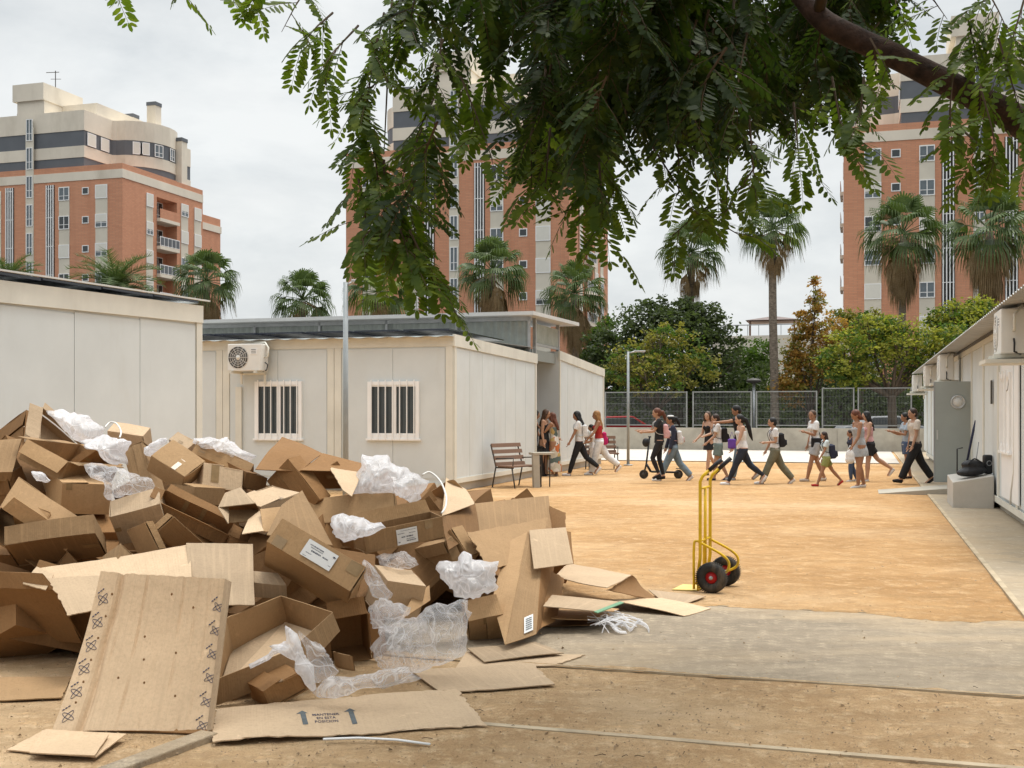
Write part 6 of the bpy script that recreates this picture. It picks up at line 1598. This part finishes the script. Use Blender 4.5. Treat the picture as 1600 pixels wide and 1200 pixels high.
# centre group
p=person('woman in short black dress and white open shawl, face towards the camera',1108,742,1.66,-150,((12,8),(-16,20)),((15,60),(10,40)),'c',('brown','long'),('black','dress'),('black','none'),'black',.9,2,25,4)
p_=person('person in white tee and grey-green shorts with a large black backpack',1122,750,1.60,180,((10,5),(-10,16)),((20,30),(-5,12)),'a',('dark','short'),('white','tee'),('teal','shorts'),'navy',1.0,4)
backpack(p_,'large black backpack on the person in grey-green shorts','black',None,.14,(.085,.10,.16))
p=person('tall young man in black pointing left with an outstretched arm',1156,750,1.82,182,((14,6),(-20,22)),((78,8),(-5,15)),'b',('black','short'),('black','tee'),('jeans','trousers'),'grey',1.0,5,0,22,female=False)
p=person('woman in white tank top and black leggings striding left, very long black ponytail',1160,757,1.66,182,((27,4),(-29,24)),((18,18),(-4,10)),'c',('black','longpony'),('white','tank'),('leggings','leggings'),'white',1.14,4,0,6)
W=p['W']; bp=W(p['AR'][0][2]+Vector((.03,0,.10))); r=empty('purple_bag',bp,'small purple bag carried by the woman in white tank top','bag','bags carried by the people')
o=b_build(MB().box(Vector(),(.17,.10,.22)),'body','cloth_purple',r,lambda v: bp+Vector(v),.02); o.modifiers['soft'].iterations=8
MB().tube([bp+Vector((-.06,0,.1)),bp+Vector((0,0,.26)),bp+Vector((.06,0,.1))],.008,6).build('handle','cloth_purple',r)
p=person('boy in white tee and olive cargo trousers walking left with a black backpack',1211,756,1.58,180,((26,4),(-26,14)),((0,85),(5,20)),'a',('black','short'),('white','tee'),('olive','wide'),'white',1.0,4,0,4,female=False)
backpack(p,'black backpack on the boy in olive trousers','black','navy',.13)
p=person('barefoot-sandalled woman in white tee and grey shorts turning to look at the camera',1273,752,1.70,186,((17,5),(-13,12)),((12,95),(0,15)),'b',('brown','bun'),('white','tee'),('grey','shorts'),'beige',1.0,3,40,2)
W=p['W']; sb=W(p['hip']+Vector((0,.13,.03))); r=empty('shoulder_bag',sb,'black shoulder bag hanging at the hip of the woman in grey shorts','bag','bags carried by the people')
o=b_build(MB().box(Vector(),(.26,.09,.22)),'body','cloth_black',r,lambda v: sb+Vector((v[0],v[1]-.0,v[2])),.018); o.modifiers['soft'].iterations=6
H_=p['H']; MB().tube(smooth([sb+Vector((-.1,0,.08)),W(p['hip']+p['up']*.18*H_+Vector((.09,.05,0))),W(p['sh']+Vector((0,-.06,.06))),W(p['hip']+p['up']*.18*H_+Vector((-.10,.02,0))),sb+Vector((.1,0,.08))],4),.010,6).build('strap','cloth_black',r)
p=person('small child in white tee and green shorts walking left with a dark teal backpack',1291,759,1.24,182,((22,3),(-30,12)),((18,14),(-5,15)),'b',('dark','bob'),('pale','tee'),('green','shorts'),'red',1.0,4)
backpack(p,'dark teal backpack slung low on the small child in green shorts','navy','black',.10,(.08,.10,.145))
# right group
p=person('woman with auburn hair in a pale grey tank dress looking down, walking left',1343,762,1.68,182,((6,4),(-4,10)),((12,20),(0,8)),'b',('auburn','bob'),('grey','dress'),('grey','none'),'white',1.16,5,0,30)
W=p['W']; wb=W(p['AR'][0][2]+Vector((.05,0,-.16))); r=empty('carrier_bag',wb,'white plastic carrier bag hanging from the hand of the woman in grey','bag','bags carried by the people')
o=b_build(MB().ell(Vector((0,0,-.04)),(.10,.06,.15)).ell(Vector((0,0,-.12)),(.11,.07,.09)),'body','cloth_white',r,lambda v: wb+Vector(v),.018)
MB().tube([wb+Vector((-.05,0,.08)),wb+Vector((0,0,.18)),wb+Vector((.05,0,.08))],.012,6).build('handle','cloth_white',r)
person('woman with thick black hair and black shorts stepping behind the one in grey',1358,752,1.66,180,((8,6),(-34,22)),((10,15),(-8,12)),'c',('black','long'),('pink','tank'),('black','shorts'),'white',1.05,4)
person('child in dark jeans mostly hidden in front of the woman in grey dress',1331,752,1.22,180,((10,14),(-6,14)),((5,15),(-5,10)),'b',('dark','short'),('navy','tee'),('denim','trousers'),'white',1.0)
person('girl in grey-blue tee and denim shorts standing by the door ramp',1417,748,1.62,180,((5,3),(-5,6)),((22,85),(20,90)),'b',('black','pony'),('greyblue','tee'),('denim','shorts'),'black',.98,2,0,10)
person('young man in beige tee and black trousers stepping down the ramp by the grey door',1430,753,1.74,182,((26,3),(-24,10)),((8,12),(-2,12)),'a',('dark','short'),('beige','tee'),('black','wide'),'black',1.0,3,10,6,zoff=.05,female=False)
# ------------------------------------------------------------------ light, sky, camera
w=bpy.data.worlds.new('World'); bpy.context.scene.world=w; w.use_nodes=True; t=w.node_tree; t.nodes.clear()
sky=t.nodes.new('ShaderNodeTexSky'); sky.sky_type='NISHITA'; sky.sun_disc=False; sky.sun_elevation=rad(52); sky.sun_rotation=rad(200); sky.air_density=1.5; sky.dust_density=3
tc=t.nodes.new('ShaderNodeTexCoord'); sx=t.nodes.new('ShaderNodeSeparateXYZ'); lk(t,tc,'Generated',sx,0)
mp=t.nodes.new('ShaderNodeMapping'); mp.inputs['Scale'].default_value=(1,1,2.6); lk(t,tc,'Generated',mp,0)
n1=t.nodes.new('ShaderNodeTexNoise'); n1.inputs['Scale'].default_value=3.6; n1.inputs['Detail'].default_value=8; n1.inputs['Roughness'].default_value=.58; n1.inputs['Distortion'].default_value=.25; lk(t,mp,0,n1,0)
n2=t.nodes.new('ShaderNodeTexNoise'); n2.inputs['Scale'].default_value=9; n2.inputs['Detail'].default_value=6; lk(t,mp,0,n2,0)
SKY=7.2
cl=mix(t,ramp(t,(n1,0),.38,.64),(.70*SKY,.745*SKY,.775*SKY),(1.02*SKY,1.045*SKY,1.045*SKY)); cl=mix(t,ramp(t,(n2,0),.3,1.1),cl,(1.03*SKY,1.04*SKY,1.03*SKY))
g=t.nodes.new('ShaderNodeMapRange'); lk(t,sx,2,g,0); g.inputs[1].default_value=0.33; g.inputs[2].default_value=.9; g.inputs[3].default_value=1; g.inputs[4].default_value=3.2
g2=t.nodes.new('ShaderNodeMapRange'); lk(t,sx,1,g2,0); g2.inputs[1].default_value=-.7; g2.inputs[2].default_value=.35; g2.inputs[3].default_value=.66; g2.inputs[4].default_value=1  # sky darkened behind the camera on purpose, to shade the front faces
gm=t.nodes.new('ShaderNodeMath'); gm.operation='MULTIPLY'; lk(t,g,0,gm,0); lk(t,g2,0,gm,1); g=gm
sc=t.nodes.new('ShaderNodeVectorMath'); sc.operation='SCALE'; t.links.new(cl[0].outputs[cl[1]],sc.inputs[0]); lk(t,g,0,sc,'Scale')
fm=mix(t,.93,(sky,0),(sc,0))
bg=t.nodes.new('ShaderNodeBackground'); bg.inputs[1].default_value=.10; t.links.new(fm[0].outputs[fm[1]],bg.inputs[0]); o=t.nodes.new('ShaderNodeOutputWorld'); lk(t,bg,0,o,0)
su=bpy.data.lights.new('sun','SUN'); su.energy=2.0; su.angle=rad(22); su.color=(1,.95,.87); so=bpy.data.objects.new('sun',su); C.objects.link(so); so.rotation_euler=(rad(-9),rad(12),0); so.location=(0,-5,30)
cam=bpy.data.cameras.new('camera'); co=bpy.data.objects.new('camera',cam); C.objects.link(co); co.location=(0,0,CH); co.rotation_euler=(rad(90),0,0)
cam.sensor_width=36; cam.lens=F/1600*36; cam.shift_y=(HZ-600)/1600; cam.clip_end=4000; cam.clip_start=.05
s=bpy.context.scene; s.camera=co; s.render.resolution_x=1024; s.render.resolution_y=768
s.view_settings.view_transform='Standard'; s.view_settings.look='None'; s.view_settings.exposure=0.36; s.view_settings.gamma=1
